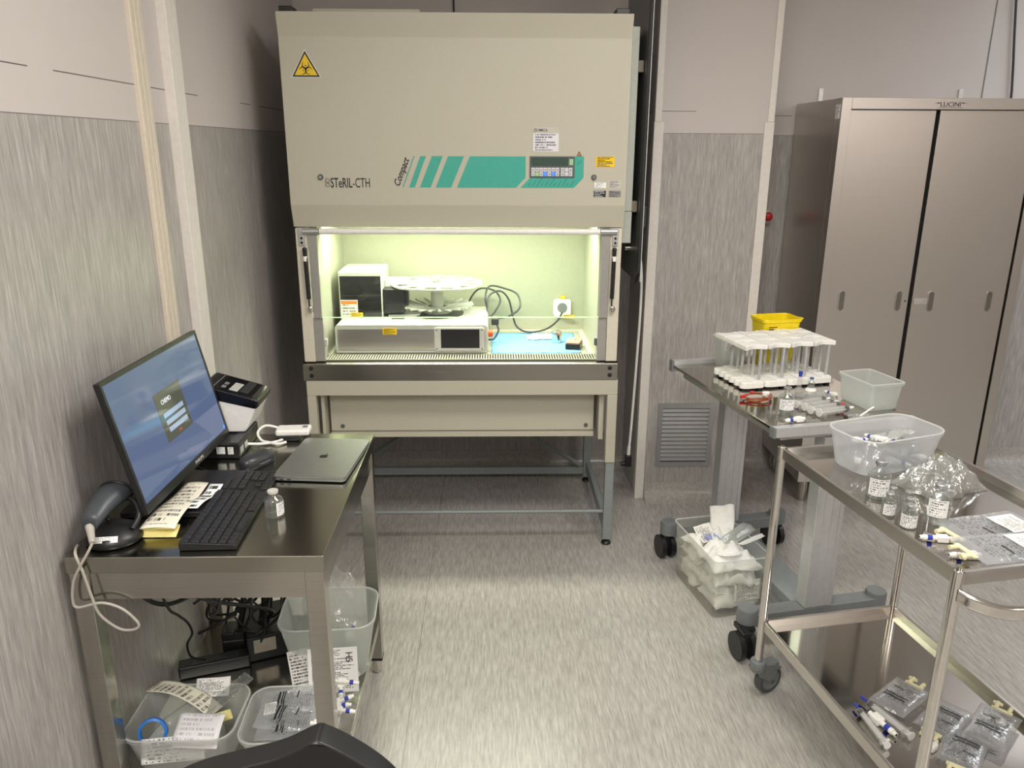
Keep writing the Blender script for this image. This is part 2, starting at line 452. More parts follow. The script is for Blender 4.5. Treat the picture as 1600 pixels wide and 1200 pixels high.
# ribbed beige cover strip and boxed white post on the left wall
b = B()
for i in range(3): b.box(XL - .001, XL + .012, 2.252 + i * .026, 2.274 + i * .026, 0, 2.75, .003)
b.box(XL - .001, XL + .006, 2.25, 2.33, 0, 2.75)
struct('trim_1', b, TRIMB)
struct('trim_2', B().box(XL - .001, XL + .028, 2.452, 2.535, 0, 2.75, .002), TRIMW)
def angle(x0, x1, z0, z1, t, side):
    b = B().box(x0, x1, 3.668 - t, 3.668, z0, z1, .001)
    if side < 0: b.box(x0 - t, x0 + .0005, 3.668 - t, 3.668 + .04, z0, z1, .001)
    else: b.box(x1 - .0005, x1 + t, 3.668 - t, 3.668 + .04, z0, z1, .001)
    return b
struct('trim_3', angle(.722, .760, 0.0, 1.832, .005, -1), TRIMW)
struct('trim_4', angle(.722, .748, 1.833, 2.75, .003, -1), TRIMW)
struct('trim_5', angle(1.213, 1.252, 0.0, 1.832, .005, 1), TRIMW)
struct('trim_6', angle(1.226, 1.252, 1.833, 2.75, .003, 1), TRIMW)
struct('trim_7', B().box(2.442, 2.447, YB - .002, YB, 1.876, 2.75), INKG)

# wall vent on the column
t = thing('vent_grille', 'grey slatted vent grille low on the column wall behind the steel table', 'vent', (.95, 3.668, .345))
b = B(); o_ = [(-.137, -.167), (.137, -.167), (.137, .167), (-.137, .167)]; i_ = [(-.115, -.142), (.115, -.142), (.115, .142), (-.115, .142)]
F = frame((0, -.0005, 0), (1, 0, 0), (0, 0, 1))
b.ring(o_, i_, 0, .012, F); obj('frame', b, ALU, t)
b = B()
for k in range(13):
    z = -.134 + k * .0215
    b.prism([(-.0005, z), (-.013, z - .002), (-.0135, z + .004), (-.001, z + .019)], -.115, .115, frame((0, 0, 0), (0, 1, 0), (0, 0, 1)))
obj('slats', b, plain('slat_grey', rgb(150, 150, 148), 0.5), t)
obj('backing', B().box(-.115, .115, -.0016, -.0008, -.142, .142), DARKIN, t)

# emergency stop on the back wall
t = thing('emergency_stop_button', 'red mushroom emergency stop button on the wall between column and steel cupboard', 'button', (1.405, YB, 1.385))
obj('housing', B().box(-.032, .02, -.03, -.0006, -.04, .035, .004), PALE, t)
obj('push_button', B().lathe([(0, .075), (.013, .075), (.021, .070), (.023, .062), (.019, .054), (.011, .05), (.011, .03), (0, .03)], 20, frame((.0, 0, 0), (1, 0, 0), (0, 0, 1))), RED, t)

# ------------------------------------------------------------------ biological safety cabinet
Y0 = 3.165
t = thing('safety_cabinet', 'large cream biological safety cabinet with lit glass-fronted chamber on a frame stand', 'safety cabinet', (-.137, 3.5, 0))
bsc = t
def W(name, b, m, par=None, **k): return obj(name, b, m, par or bsc, world=True, **k)
XA, XB = -.796, .521
prof = [(Y0 - .016, 2.193), (Y0, 2.110), (Y0, 1.500), (Y0 + .024, 1.413), (Y0 + .16, 1.413), (Y0 + .16, 2.150), (Y0 + .20, 2.193)]
hood = W('hood', B().prism(prof, XA, XB, frame((0, 0, 0), (0, 1, 0), (0, 0, 1)), bev=.0025), CREAM, smooth=25)
W('upper_housing', B().box(-.785, .577, 3.327, 3.86, 1.465, 2.175, .004).box(.5135, .577, 3.327, 3.80, 1.335, 1.464, .002), plain('housing_enamel', rgb(196, 200, 190), 0.45))
W('exhaust_box', B().box(-.70, -.285, 3.34, 3.80, 2.176, 2.232, .003), CREAM)
for x in (-.775, .49): W('bracket', B().box(x - .025, x + .025, 3.22, 3.30, 2.1935, 2.222, .003), BLACK)
for z in (2.03, 1.485): W('clip', B().box(.577, .5985, 3.33, 3.37, z - .022, z + .022, .002), plain('brown_clip', rgb(140, 130, 116), 0.5))
HF = frame((0, Y0 - .0004, 0), (1, 0, 0), (0, 0, 1))      # hood front, x and z as in the room
# biohazard triangle
tri = [(-.753, 1.970), (-.649, 1.970), (-.701, 2.061)]
def scale_poly(P, k):
    cx = sum(p[0] for p in P) / len(P); cy = sum(p[1] for p in P) / len(P)
    return [(cx + (x - cx) * k, cy + (y - cy) * k) for x, y in P]
sg = W('warning_sign', B().prism(scale_poly(tri, 1.08), 0, .0006, HF), PAPER); sg['label'] = 'yellow triangular biohazard sign'
W('border', B().prism(tri, .0006, .0009, HF), INK, sg)
W('field', B().prism(scale_poly(tri, .82), .0009, .0012, HF), YEL, sg)
def arc(b, cx, cy, r, w, a0, a1, z0, z1, M, n=14):
    o_ = [(cx + (r + w) * math.cos(R(a0 + (a1 - a0) * i / n)), cy + (r + w) * math.sin(R(a0 + (a1 - a0) * i / n))) for i in range(n + 1)]
    # taper the inner edge so the crescents thin towards their tips
    i_ = []
    for i in range(n + 1):
        u = i / n; q = w * (math.sin(PI * u) ** .6)
        i_.append((cx + (r + w - max(q, w * .15)) * math.cos(R(a0 + (a1 - a0) * u)), cy + (r + w - max(q, w * .15)) * math.sin(R(a0 + (a1 - a0) * u))))
    b.prism(o_ + i_[::-1], z0, z1, M)
b = B(); bx, bz = -.701, 1.9985
for k in range(3):
    a = 90 + 120 * k; px, pz = bx + .0125 * math.cos(R(a)), bz + .0125 * math.sin(R(a))
    arc(b, px, pz, .0095, .0042, a + 35, a + 325, .0012, .0016, HF)
    arc(b, bx, bz, .0095, .0026, a - 24, a + 24, .0012, .0016, HF)
b.cyl((bx, Y0 - .0016, bz), (bx, Y0 - .002, bz), .0036)
W('biohazard_symbol', b, INK, sg)
# emblem and teal graphic
b = B()
for cz in (1.5775, 1.5935):
    o_ = [(-.6465 + .0105 * math.cos(2 * PI * i / 24), cz + .0098 * math.sin(2 * PI * i / 24)) for i in range(24)]
    for kk in (1.0, .78, .56):
        b.ring([(-.6465 + (x + .6465) * kk, cz + (y - cz) * kk) for x, y in o_], [(-.6465 + (x + .6465) * (kk - .09), cz + (y - cz) * (kk - .09)) for x, y in o_], 0, .0004, HF)
W('emblem', b, INKG)
E1 = lambda x, z: frame((x, Y0 - .0006, z), (1, 0, 0), (0, 0, 1))
text('lettering', 'STeRIL', .052, INK, bsc, E1(-.634, 1.5675), width=.084, bold=.0005)
text('lettering', '-CTH', .052, INK, bsc, E1(-.548, 1.5675), width=.066)
text('lettering', 'Compact', .036, INK, bsc, frame((-.368, Y0 - .0006, 1.572), (.42, 0, 1), (-1, 0, .42)), width=.112, shear=.35, bold=.0006)
b = B()
for q in ([(-.356, 1.568), (-.352, 1.568), (-.305, 1.686), (-.309, 1.686)], [(-.330, 1.568), (-.308, 1.568), (-.261, 1.686), (-.283, 1.686)],
          [(-.288, 1.568), (-.246, 1.568), (-.196, 1.686), (-.238, 1.686)], [(-.226, 1.568), (-.166, 1.568), (-.114, 1.686), (-.176, 1.686)],
          [(-.143, 1.568), (.088, 1.568), (.125, 1.606), (.125, 1.686), (-.092, 1.686)],
          [(.105, 1.568), (.315, 1.568), (.352, 1.606), (.352, 1.687), (.316, 1.687), (.316, 1.606), (.143, 1.606)]):
    b.prism(q, 0, .0005, HF)
W('graphic_stripes', b, TEAL)['label'] = 'teal slanted stripes'
b = B()
for i in range(11): b.prism([(.135 + i * .0165, 1.573), (.1365 + i * .0165, 1.573), (.1365 + i * .0165 + .009 + .006 * (i % 3), 1.573 + .014 + .009 * (i % 3)), (.135 + i * .0165 + .009 + .006 * (i % 3), 1.573 + .014 + .009 * (i % 3))], .0005, .0007, HF)
b.prism([(.324, 1.655), (.326, 1.655), (.345, 1.672), (.343, 1.672)], .0005, .0007, HF)
W('fine_print', b, INK)
cp = W('control_panel', B().box(.141, .316, Y0 - .004, Y0 - .0003, 1.606, 1.687, .001), GREYD)
cp['label'] = 'grey control panel with key pad and display'
W('display', B().panel(frame((0, Y0 - .0042, 0), (1, 0, 0), (0, 0, 1)), .147, .29, 1.651, 1.682), plain('lcd', rgb(62, 84, 72), 0.2), cp)
W('key', B().panel(frame((0, Y0 - .0042, 0), (1, 0, 0), (0, 0, 1)), .295, .310, 1.655, 1.677), emit('green_lamp', rgb(190, 235, 170), 0.55), cp)
KW = plain('pad_key', rgb(212, 212, 214), 0.4); KB = emit('blue_lamp', rgb(90, 150, 255), 0.9); KG = emit('pale_green_lamp', rgb(190, 230, 150), 0.6)
for i in range(10):
    x = .1475 + i * .0158 + (.004 if i > 6 else 0)
    for r_ in range(2):
        m = KW if r_ == 1 else {1: KG, 3: KB, 5: KB}.get(i, KW)
        k = W('key', B().panel(frame((0, Y0 - .0042, 0), (1, 0, 0), (0, 0, 1)), x, x + .0138, 1.613 + r_ * .0165, 1.628 + r_ * .0165), m, cp)
        g = B(); cx, cz = x + .0069, 1.6205 + r_ * .0165
        if m is KW:
            if i == 8: g.prism([(cx - .0035, cz + (.003 if r_ == 0 else -.003)), (cx + .0035, cz + (.003 if r_ == 0 else -.003)), (cx, cz + (-.003 if r_ == 0 else .003))], .0038, .0042, HF)
            elif r_ == 0 and i in (7, 9): s_ = -1 if i == 7 else 1; g.prism([(cx - s_ * .003, cz - .003), (cx - s_ * .003, cz + .003), (cx + s_ * .003, cz)], .0048, .0052, HF)
            else: g.box(cx - .003, cx + .003, Y0 - .0054, Y0 - .005, cz - .002, cz + .001)
            W('key_symbol', g, INK, cp)
crd = W('service_card', B().panel(HF, .153, .252, 1.705, 1.772, .0012), printed('service_print', rgb(226, 224, 228), rgb(96, 98, 120), 7, 0.45)); crd['label'] = 'white service card'
W('card_header', B().panel(HF, .155, .252, 1.773, 1.794, .0006), plain('card_strip', rgb(196, 192, 178), 0.5), crd)
text('lettering', 'OMECA', .013, plain('navy_ink', rgb(50, 54, 76), 0.5), crd, frame((.1685, Y0 - .0011, 1.779), (1, 0, 0), (0, 0, 1)), width=.04, bold=.0003)
W('card_logo', B().ring([(.157, 1.778), (.166, 1.778), (.166, 1.789), (.157, 1.789)], [(.159, 1.780), (.164, 1.780), (.164, 1.787), (.159, 1.787)], .0006, .0009, HF), INK, crd)
s_ = W('caution_sticker', B().prism([(.322, 1.688), (.343, 1.688), (.3325, 1.707)], 0, .0004, HF), INK)
W('field', B().prism([(.3255, 1.690), (.3395, 1.690), (.3325, 1.7025)], .0004, .0006, HF), ORANGE, s_)
W('mark', B().box(.3317, .3333, Y0 - .0013, Y0 - .001, 1.6915, 1.699), INK, s_)
W('notice_sticker', B().panel(HF, .398, .472, 1.647, 1.687, .0005), PRINTY)['label'] = 'yellow printed notice sticker'
W('notice_sticker', B().panel(HF, .396, .442, 1.568, 1.589, .0005), PRINTL)
W('notice_sticker', B().panel(HF, .452, .499, 1.568, 1.597, .0005), printed('pale_plate', rgb(200, 198, 190), rgb(90, 88, 90), 8, 0.45))
W('rating_plate', B().panel(HF, .394, .442, 1.533, 1.558, .0005), PRINTK)['label'] = 'black rating plate'
W('rating_plate', B().panel(HF, .453, .502, 1.533, 1.558, .0005), PRINTG)['label'] = 'grey rating plate'
for x, z in ((-.672, 1.606), (.393, 1.608)):
    b = B().cyl((x, Y0 + .001, z), (x, Y0 - .006, z), .0115, .010, 20); W('lock', b, GREYD)
    W('lock_core', B().cyl((x, Y0 - .006, z), (x, Y0 - .0075, z), .005, n=14), CHROME)
# working chamber
W('chamber_back', B().box(-.712, .433, 3.75, 3.80, .852, 1.464), LINER)
W('chamber_side', B().box(-.785, -.712, 3.215, 3.80, .854, 1.463), LINER)
W('chamber_side', B().box(.433, .512, 3.215, 3.80, .854, 1.463), LINER)
CR = plain('post_enamel', rgb(214, 208, 190), 0.42)
W('front_post', B().box(-.787, -.742, Y0 + .004, 3.214, .862, 1.410, .002), CR)
W('front_post', B().box(.468, .514, Y0 + .004, 3.214, .862, 1.410, .002), CR)
GF = plain('frame_grey', rgb(168, 166, 160), 0.35, 0.3)
W('frame_strip', B().box(-.7415, -.703, Y0 + .012, 3.214, .862, 1.046, .001), GF)
W('frame_strip', B().box(.431, .4675, Y0 + .012, 3.214, .862, 1.046, .001), GF)
W('catch', B().box(.42, .431, Y0 + .02, Y0 + .034, .925, .955, .002), GREYD)
W('catch', B().box(-.703, -.692, Y0 + .02, Y0 + .034, .925, .955, .002), PALE)
# glass sash
sash = W('sash', B().box(-.7385, .467, Y0 + .0, Y0 + .011, 1.3862, 1.3885), GF)
W('sash_stile', B().box(-.7385, -.703, Y0 + .0, Y0 + .011, 1.048, 1.386, .001), GF, sash)
W('sash_stile', B().box(.431, .467, Y0 + .0, Y0 + .011, 1.048, 1.386, .001), GF, sash)
W('glass_pane', B().box(-.7028, .4308, Y0 + .003, Y0 + .008, 1.050, 1.386), GLASS, sash)
W('glass_edge', B().box(-.7028, .4308, Y0 + .0025, Y0 + .0085, 1.0475, 1.0515), film('glass_edge', (0.9, 1, 0.9, 1), (0.9, 1.0, 0.86, 1), 0.6, 0.1, 0.3, 0.1), sash)
W('hinge_tube', B().cyl((-.69, Y0 - .002, 1.398), (.425, Y0 - .002, 1.398), .0115), WHITE, sash)
for x0, x1 in ((-.757, -.692), (.427, .492)):
    W('hinge', B().cyl((x0, Y0 - .002, 1.398), (x1, Y0 - .002, 1.398), .013), ALU, sash)
for x in (-.762, .487):
    W('hinge_block', B().box(x - .012, x + .012, Y0 - .004, Y0 + .0035, 1.342, 1.412, .002), ALUW)
    W('hinge_screw', B().cyl((x, Y0 - .0045, 1.372), (x, Y0 - .0065, 1.372), .005).cyl((x, Y0 - .0045, 1.354), (x, Y0 - .0065, 1.354), .005), BLACK)
for x in (-.748, .481):
    g = W('gas_strut', B().cyl((x, Y0 - .012, 1.13), (x - (.003 if x < 0 else -.003), Y0 - .012, 1.325), .0085).cyl((x, Y0 - .012, 1.09), (x, Y0 - .012, 1.135), .003).lathe([(0, -.010), (.008, -.006), (.010, 0), (.008, .006), (0, .010)], 14, T(x - .003 if x < 0 else x + .003, Y0 - .012, 1.328)), BLACK)
    W('label_band', B().cyl((x - (.003 if x < 0 else -.003), Y0 - .012, 1.282), (x - (.003 if x < 0 else -.003), Y0 - .012, 1.302), .0089), PAPER, g)
    W('ball_joint', B().lathe([(0, -.014), (.008, -.011), (.0125, 0), (.008, .011), (0, .014)], 16, T(x + .004, Y0 - .012, 1.088)).cyl((x + .004, Y0 - .012, 1.088), (x + .004, Y0 + .004, 1.088), .005), CHROME, g)
# work surface, slotted front grille, apron
W('front_apron', B().prism([(Y0, .781), (Y0, .849), (Y0 + .003, .853), (Y0 + .020, .8615), (3.86, .8615), (3.86, .781)], XA, .519, frame((0, 0, 0), (0, 1, 0), (0, 0, 1)), bev=0), STEELD)
for x in (-.762, .487):
    for z in (.833, .802): W('plug', B().cyl((x, Y0 - .0005, z), (x, Y0 - .004, z), .0095, .008), BLACK)
b = B(); n = 104
for i in range(n):
    x = -.699 + i * (1.126 / (n - 1))
    b.box(x - .0026, x + .0026, 3.190, 3.270, .8655, .8675)
b.box(-.7025, .4305, 3.1855, 3.191, .8625, .8678); b.box(-.7025, .4305, 3.269, 3.276, .8625, .8678)
W('slotted_grille', b, LINER)
W('grille_shade', B().box(-.7025, .4305, 3.1912, 3.2688, .8618, .8628), DARKIN)  # dark plate painting the shade below the slots
W('work_tray', B().box(-.690, .405, 3.277, 3.71, .8622, .8668, .001), LINER)
t2 = NT('perforated'); xx, yy, zz = t2.xyz(t2.coord())
fx = t2.math('SUBTRACT', t2.math('FRACT', t2.math('MULTIPLY', xx, 90.0)), .5); fy = t2.math('SUBTRACT', t2.math('FRACT', t2.math('MULTIPLY', yy, 70.0)), .5)
dd = t2.math('ADD', t2.math('MULTIPLY', fx, fx), t2.math('MULTIPLY', fy, fy))
t2.l.new(t2.mix(t2.math('LESS_THAN', dd, .075), rgb(226, 228, 206), rgb(50, 48, 40)), t2.bsdf.inputs['Base Color']); t2.bsdf.inputs['Roughness'].default_value = .35
W('perforated_strip', B().box(.4055, .4325, 3.272, 3.748, .8622, .8672), t2.m)
W('perforated_strip', B().box(-.711, -.6905, 3.272, 3.748, .8622, .8672), t2.m)
W('perforated_strip', B().box(-.690, .405, 3.7105, 3.748, .8622, .8672), t2.m)
so = W('power_socket', B().prism(rrect(.085, .085, .015, flat=True), 0, .014, frame((.331, 3.7495, .975), (1, 0, 0), (0, 0, 1)), bev=.002), WHITE)
W('socket_face', B().cyl((.331, 3.7350, .977), (.331, 3.733, .977), .024, n=24), GREYP, so)
W('socket_tab', B().box(.322, .344, 3.735, 3.747, 1.019, 1.034, .001), YEL, so)
W('socket_notice', B().panel(frame((0, 3.728, 0), (1, 0, 0), (0, 0, 1)), .335, .39, .925, .944), PRINTY, so)
# stand
W('top_beam', B().box(-.788, .524, Y0 + .002, 3.22, .714, .7795, .002), CREAM)
W('leg_sleeve', B().box(.482, .524, Y0 + .001, 3.205, .404, .7135, .002), CREAM)
W('leg_sleeve', B().box(-.788, -.752, Y0 + .001, 3.205, .404, .7135, .002), CREAM)
dr = W('drawer_front', B().box(-.715, .438, 3.262, 3.282, .522, .7135, .001).box(-.715, .438, 3.245, 3.282, .498, .518, .001), CREAM)
W('drawer_screw', B().cyl((.405, 3.261, .545), (.405, 3.258, .545), .009), GREYD, dr)
W('drawer_screw', B().cyl((-.665, 3.261, .545), (-.665, 3.258, .545), .009), GREYD, dr)
for x0, x1 in ((-.7515, -.7185), (.4415, .4815)):
    W('side_plate', B().box(x0 + .012, x1 - .008, 3.206, 3.86, .498, .7795), CREAM)
for x0, x1 in ((.486, .524), (-.788, -.75)):
    W('leg', B().box(x0, x1, Y0 + .006, 3.202, .028, .4038, .002), GREYGRN)
    W('foot', B().lathe([(0, 0), (.019, 0), (.022, .006), (.018, .014), (.008, .018), (.006, .03), (0, .03)], 18, T((x0 + x1) / 2, Y0 + .024, .0004)), BLACK)
    W('leg', B().box(x0 - .012, x1 - .012, 3.87, 3.905, .028, .7795, .002), GREYGRN)
    W('foot', B().lathe([(0, 0), (.019, 0), (.022, .006), (.018, .014), (.008, .018), (.006, .03), (0, .03)], 18, T((x0 + x1) / 2 - .012, 3.888, .0004)), BLACK)
    W('side_rail', B().box(x0 + .004, x1 - .01, 3.2025, 3.8695, .06, .115, .002).prism([(3.203, .16), (3.203, .404), (3.26, .404), (3.26, .115), (3.203, .115)], x0 + .010, x0 + .014, frame((0, 0, 0), (0, 1, 0), (0, 0, 1))), GREYGRN)
W('foot_bar', B().cyl((-.76, 3.195, .158), (.496, 3.195, .158), .0085), GREYGRN)
W('rear_bar', B().box(-.762, .474, 3.875, 3.9, .045, .085, .002), GREYGRN)
for s in (-1, 1):
    cx = -.144
    p0 = V((cx + s * .60, 3.862, .10)); p1 = V((cx + s * .30, 3.862, .30))
    W('brace', B().tube([p0, p1], .013, 4, 1), GREYGRN)

# closure panel hung at the right of the hood
t = thing('closure_panel', 'narrow dark closure panel with black rubber edge hung right of the hood', 'panel', (.607, 3.3, 1.18))
P = [(3.275, 1.215), (3.31, 1.178), (3.80, 1.178), (3.80, 2.62), (3.275, 2.62)]
obj('sheet', B().prism(P, .6005, .6085, frame((0, 0, 0), (0, 1, 0), (0, 0, 1))), plain('smoked_panel', (0.10, 0.105, 0.105, 1), 0.3), t, world=True)
obj('rubber_edge', B().box(.600, .613, 3.262, 3.2748, 1.216, 2.62, .001).tube([(.6065, 3.269, 1.216), (.6065, 3.275, 1.206), (.6065, 3.31, 1.171)], .0065, 6, 1), RUBBER, t, world=True)
obj('bright_edge', B().box(.6132, .6152, 3.262, 3.28, 1.18, 2.62), WHITE, t, world=True)
obj('knob', B().cyl((.6004, 3.45, 1.30), (.575, 3.45, 1.30), .012), CHROME, t, world=True)

# sockets and the white lead down the column side
t = thing('wall_socket', 'grey socket box on the dark side of the column behind the closure panel', 'socket', (.7215, 3.80, 1.40))
obj('cover', B().box(.700, .7213, 3.74, 3.86, 1.36, 1.46, .004), GREYP, t, world=True)
obj('inset', B().box(.694, .6998, 3.755, 3.845, 1.38, 1.44, .003), GREYD, t, world=True)
t = thing('power_lead', 'white mains lead with black plug hanging down beside the column', 'cable', (.70, 3.72, .2))
obj('cord', B().tube([(.62, 3.62, 1.24), (.655, 3.64, 1.262), (.688, 3.66, 1.20), (.697, 3.66, 1.02), (.692, 3.66, .75), (.685, 3.66, .5), (.678, 3.655, .34), (.674, 3.65, .285)], .0065, 8, 6), WHITE, t, world=True)
obj('strain_sleeve', B().cyl((.674, 3.65, .29), (.672, 3.648, .245), .009), WHITE, t, world=True)
obj('plug', B().box(.656, .688, 3.63, 3.665, .185, .246, .006).cyl((.662, 3.648, .2), (.635, 3.648, .195), .011), BLACK, t, world=True)
t = thing('hanging_cable', 'thin black cable on the wall above the hood', 'cable', (-.186, 4.11, 2.2))
obj('cord', B().tube([(-.19, 4.108, 2.745), (-.188, 4.108, 2.45), (-.186, 4.108, 2.1)], .004, 6, 3), BLACK, t, world=True)
t = thing('hanging_cable', 'thin black cable down the wall above the right end of the steel cupboard', 'cable', (2.59, 4.11, 1.9))
obj('cord', B().tube([(2.50, 4.108, 2.745), (2.53, 4.108, 2.4), (2.585, 4.108, 2.0), (2.60, 4.108, 1.75)], .0055, 6, 3), BLACK, t, world=True)

# ------------------------------------------------------------------ compounding machine in the chamber
t = thing('compounding_machine', 'white and steel compounding machine with carousel inside the lit cabinet', 'machine', (-.35, 3.5, .868))
mc = t
def K(name, b, m, par=None, **k): return obj(name, b, m, par or mc, world=True, **k)
MX0, MX1, MY0, MY1, ZT = -.680, -.026, 3.285, 3.69, .993
K('base', B().prism(rrect(MX1 - MX0, ZT - .870, .018, cx=(MX0 + MX1) / 2, cy=(ZT + .870) / 2, flat=True), -.0, MY1 - MY0, frame((0, MY1, 0), (1, 0, 0), (0, 0, 1)), bev=.003), WHITEM)
FM = frame((0, MY0, 0), (1, 0, 0), (0, 0, 1))
K('front_plate', B().prism([(MX0 + .012, .882), (MX1 - .012, .882), (MX1 - .012, .974), (MX0 + .012, .974)], 0, .003, FM), steel('front_steel', (0.60, 0.575, 0.56, 1), 0.32))
K('base_rail', B().box(MX0 + .004, MX1 - .004, MY0 - .005, MY0 - .0005, .8705, .8795, .001), PALE)
sb = K('screen_bezel', B().prism(rrect(.214, .102, .012, cx=-.148, cy=.931, flat=True), .003, .010, FM, bev=.001), PALE)
K('screen', B().prism([(-.227, .893), (-.062, .893), (-.062, .975), (-.227, .975)], .010, .0106, FM), plain('dark_screen', (0.02, 0.02, 0.022, 1), 0.15), sb)
for x in (-.245, -.051):
    for z in (.890, .972): K('screw', B().cyl((x, MY0 - .010, z), (x, MY0 - .0115, z), .003), GREYD, sb)
K('caution_label', B().panel(FM, -.475, -.415, .951, .978, .0036, .0), PRINTY)
tw = K('tower', B().box(-.680, -.490, 3.42, 3.66, .9935, 1.2, .006), WHITEM)
K('mirror_front', B().panel(frame((0, 3.42, 0), (1, 0, 0), (0, 0, 1)), -.673, -.495, .999, 1.180, .002), plain('black_glass', (0.05, 0.05, 0.05, 1), 0.05, 0.6), tw)
wl = K('warning_card', B().box(-.670, -.596, 3.398, 3.4, .9945, 1.078, .0005), PAPER, tw)
K('card_print', B().panel(frame((0, 3.398, 0), (1, 0, 0), (0, 0, 1)), -.668, -.598, .996, 1.076), PRINTO, tw)
K('yellow_label', B().panel(frame((0, 3.394, 0), (1, 0, 0), (0, 0, 1)), -.628, -.574, 1.006, 1.024, .002), PRINTY, tw)
hm = K('dosing_head', B().box(-.489, -.396, 3.43, 3.50, 1.012, 1.122, .006), BLACK); hm['label'] = 'black square dosing head'
K('head_catch', B().box(-.3955, -.378, 3.44, 3.47, 1.045, 1.122, .004), BLACK, hm)
K('head_mount', B().box(-.489, -.39, 3.501, 3.60, .9935, 1.15, .004).box(-.47, -.33, 3.44, 3.50, .9935, 1.005, .002), WHITEM)
K('slot', B().box(-.452, -.395, 3.40, 3.43, .9932, .9945), DARKIN)
CXc, CYc = -.257, 3.52
K('carousel_column', B().lathe([(.036, .9935), (.036, 1.01), (.028, 1.012), (.028, 1.128), (0, 1.128), (0, .9935)], 28, T(CXc, CYc, 0)), WHITEM)
rg = B(); n = 64
circ = lambda r: [(r * math.cos(2 * PI * i / n), r * math.sin(2 * PI * i / n)) for i in range(n)]
rg.ring(circ(.205), circ(.188), 1.130, 1.137, T(CXc, CYc, 0))
rg.ring(circ(.130), circ(.010), 1.130, 1.137, T(CXc, CYc, 0))
for k in range(12): rg.box(.125, .192, -.010, .010, 1.1305, 1.1365, M=T(CXc, CYc, 0, 2 * PI * k / 12 + .12))
K('carousel_disc', rg, WHITEM)
K('disc_knob', B().lathe([(0, 1.168), (.022, 1.168), (.026, 1.162), (.026, 1.150), (.014, 1.146), (.014, 1.1372), (0, 1.1372)], 20, T(CXc, CYc, 0)), ALU)
for k in range(22):
    a = 2 * PI * k / 22
    K('carousel_arm', B().box(.045, .165, -.0055, .0055, -.004, .004, .001, M=T(CXc, CYc, 1.014, a) @ Matrix.Rotation(R(-8), 4, 'Y')).box(.040, .060, -.008, .008, .994, 1.03, .001, M=T(CXc, CYc, 0, a)), WHITEM)
K('carousel_tray', B().lathe([(.06, .9936), (.115, .9936), (.12, .998), (.115, 1.0005), (.06, 1.0005)], 40, T(CXc, CYc, 0), closed=True), CHARC)
K('stop_knob', B().cyl((MX1 + .0005, 3.33, .945), (MX1 + .022, 3.33, .945), .017, .015), ORED)['label'] = 'orange red stop knob'
K('power_cord', B().tube([(-.12, 3.705, .97), (-.115, 3.71, 1.02), (-.07, 3.70, 1.075), (.0, 3.69, 1.07), (.03, 3.66, 1.03), (.01, 3.62, .99), (-.02, 3.58, .965), (-.03, 3.60, 1.0), (-.02, 3.64, 1.055), (.03, 3.66, 1.072), (.07, 3.67, 1.03), (.09, 3.67, .95), (.11, 3.66, .90), (.16, 3.64, .879), (.24, 3.64, .89), (.30, 3.68, .92), (.33, 3.722, .955)], .0045, 8, 8), CHARC)
K('signal_cord', B().tube([(MX1 + .003, 3.40, .90), (.0, 3.42, .90), (.02, 3.44, .935), (.01, 3.47, .975), (.07, 3.55, .975), (.12, 3.60, 1.005), (.11, 3.64, 1.06), (.05, 3.66, 1.085), (-.02, 3.66, 1.095), (-.04, 3.62, 1.05), (-.03, 3.6, .998)], .0045, 8, 8), CHARC)
K('cord_plug', B().box(-.012, .022, 3.445, 3.47, .955, .985, .004), CHARC)

mt = obj('absorbent_mat', B().sheet(lambda u, v: (.39 * u, .385 * v, .0012 * math.sin(PI * 2 * ((u * 3) % 1)) ** 8 + .0008 + .006 * max(0, (u - .9) * 10) ** 2 * max(0, .4 - v)), 36, 18), MAT, solid=.0006, loc=(-.012, 3.28, .8675))
tag(mt, 'light blue absorbent paper mat on the cabinet work surface', 'mat')
random.seed(4)
def crump(w, d, h, seed, nx=18, ny=14, f=9.0, ripple=1.0, outline=0.0):
    def fn(u, v):
        p = V((u * f * w * 4, v * f * d * 4, seed * 3.7))
        e = 1.0 - outline * (abs(noise.noise(V((math.atan2(v - .5, u - .5) * 1.6, seed, 0)))) )
        x = (u - .5) * w * e + ripple * .012 * noise.noise(p + V((9, 0, 0))); y = (v - .5) * d * e + ripple * .012 * noise.noise(p + V((0, 9, 0)))
        q = (1 - (2 * u - 1) ** 4) * (1 - (2 * v - 1) ** 4)
        return (x, y, max(.001, h * (.25 + .75 * q) * (.55 + .9 * abs(noise.noise(p)) + .5 * noise.noise(p * 2.3))))
    return fn
tg_ = obj('paper_wipe', B().sheet(crump(.14, .09, .016, 2), 18, 12), TISSUE, solid=.0008, loc=(.22, 3.565, .8695), rz=.15)
tag(tg_, 'crumpled white wipe lying on the blue mat', 'wipe')
t = thing('metal_pot', 'small polished metal pot with lid on the blue mat', 'pot', (.285, 3.475, .8697))
obj('body', B().lathe([(0, 0), (.022, 0), (.0235, .003), (.0235, .042), (.022, .046), (0, .046)], 24), CHROME, t)
obj('lid', B().lathe([(0, .0462), (.024, .0462), (.024, .052), (.014, .055), (.006, .055), (.006, .061), (0, .061)], 24), CHROME, t)
t = thing('sponge_block', 'small black block with a pink top at the right of the blue mat', 'block', (.355, 3.375, .8705), -.25)
obj('base', B().box(-.032, .032, -.045, .045, 0, .024, .003), BLACK, t)
obj('pad', B().box(-.030, .030, -.043, .043, .0242, .032, .003), PINK, t)
obj('stud', B().cyl((0, 0, .0322), (.004, .004, .046), .006, .003), PALE, t)
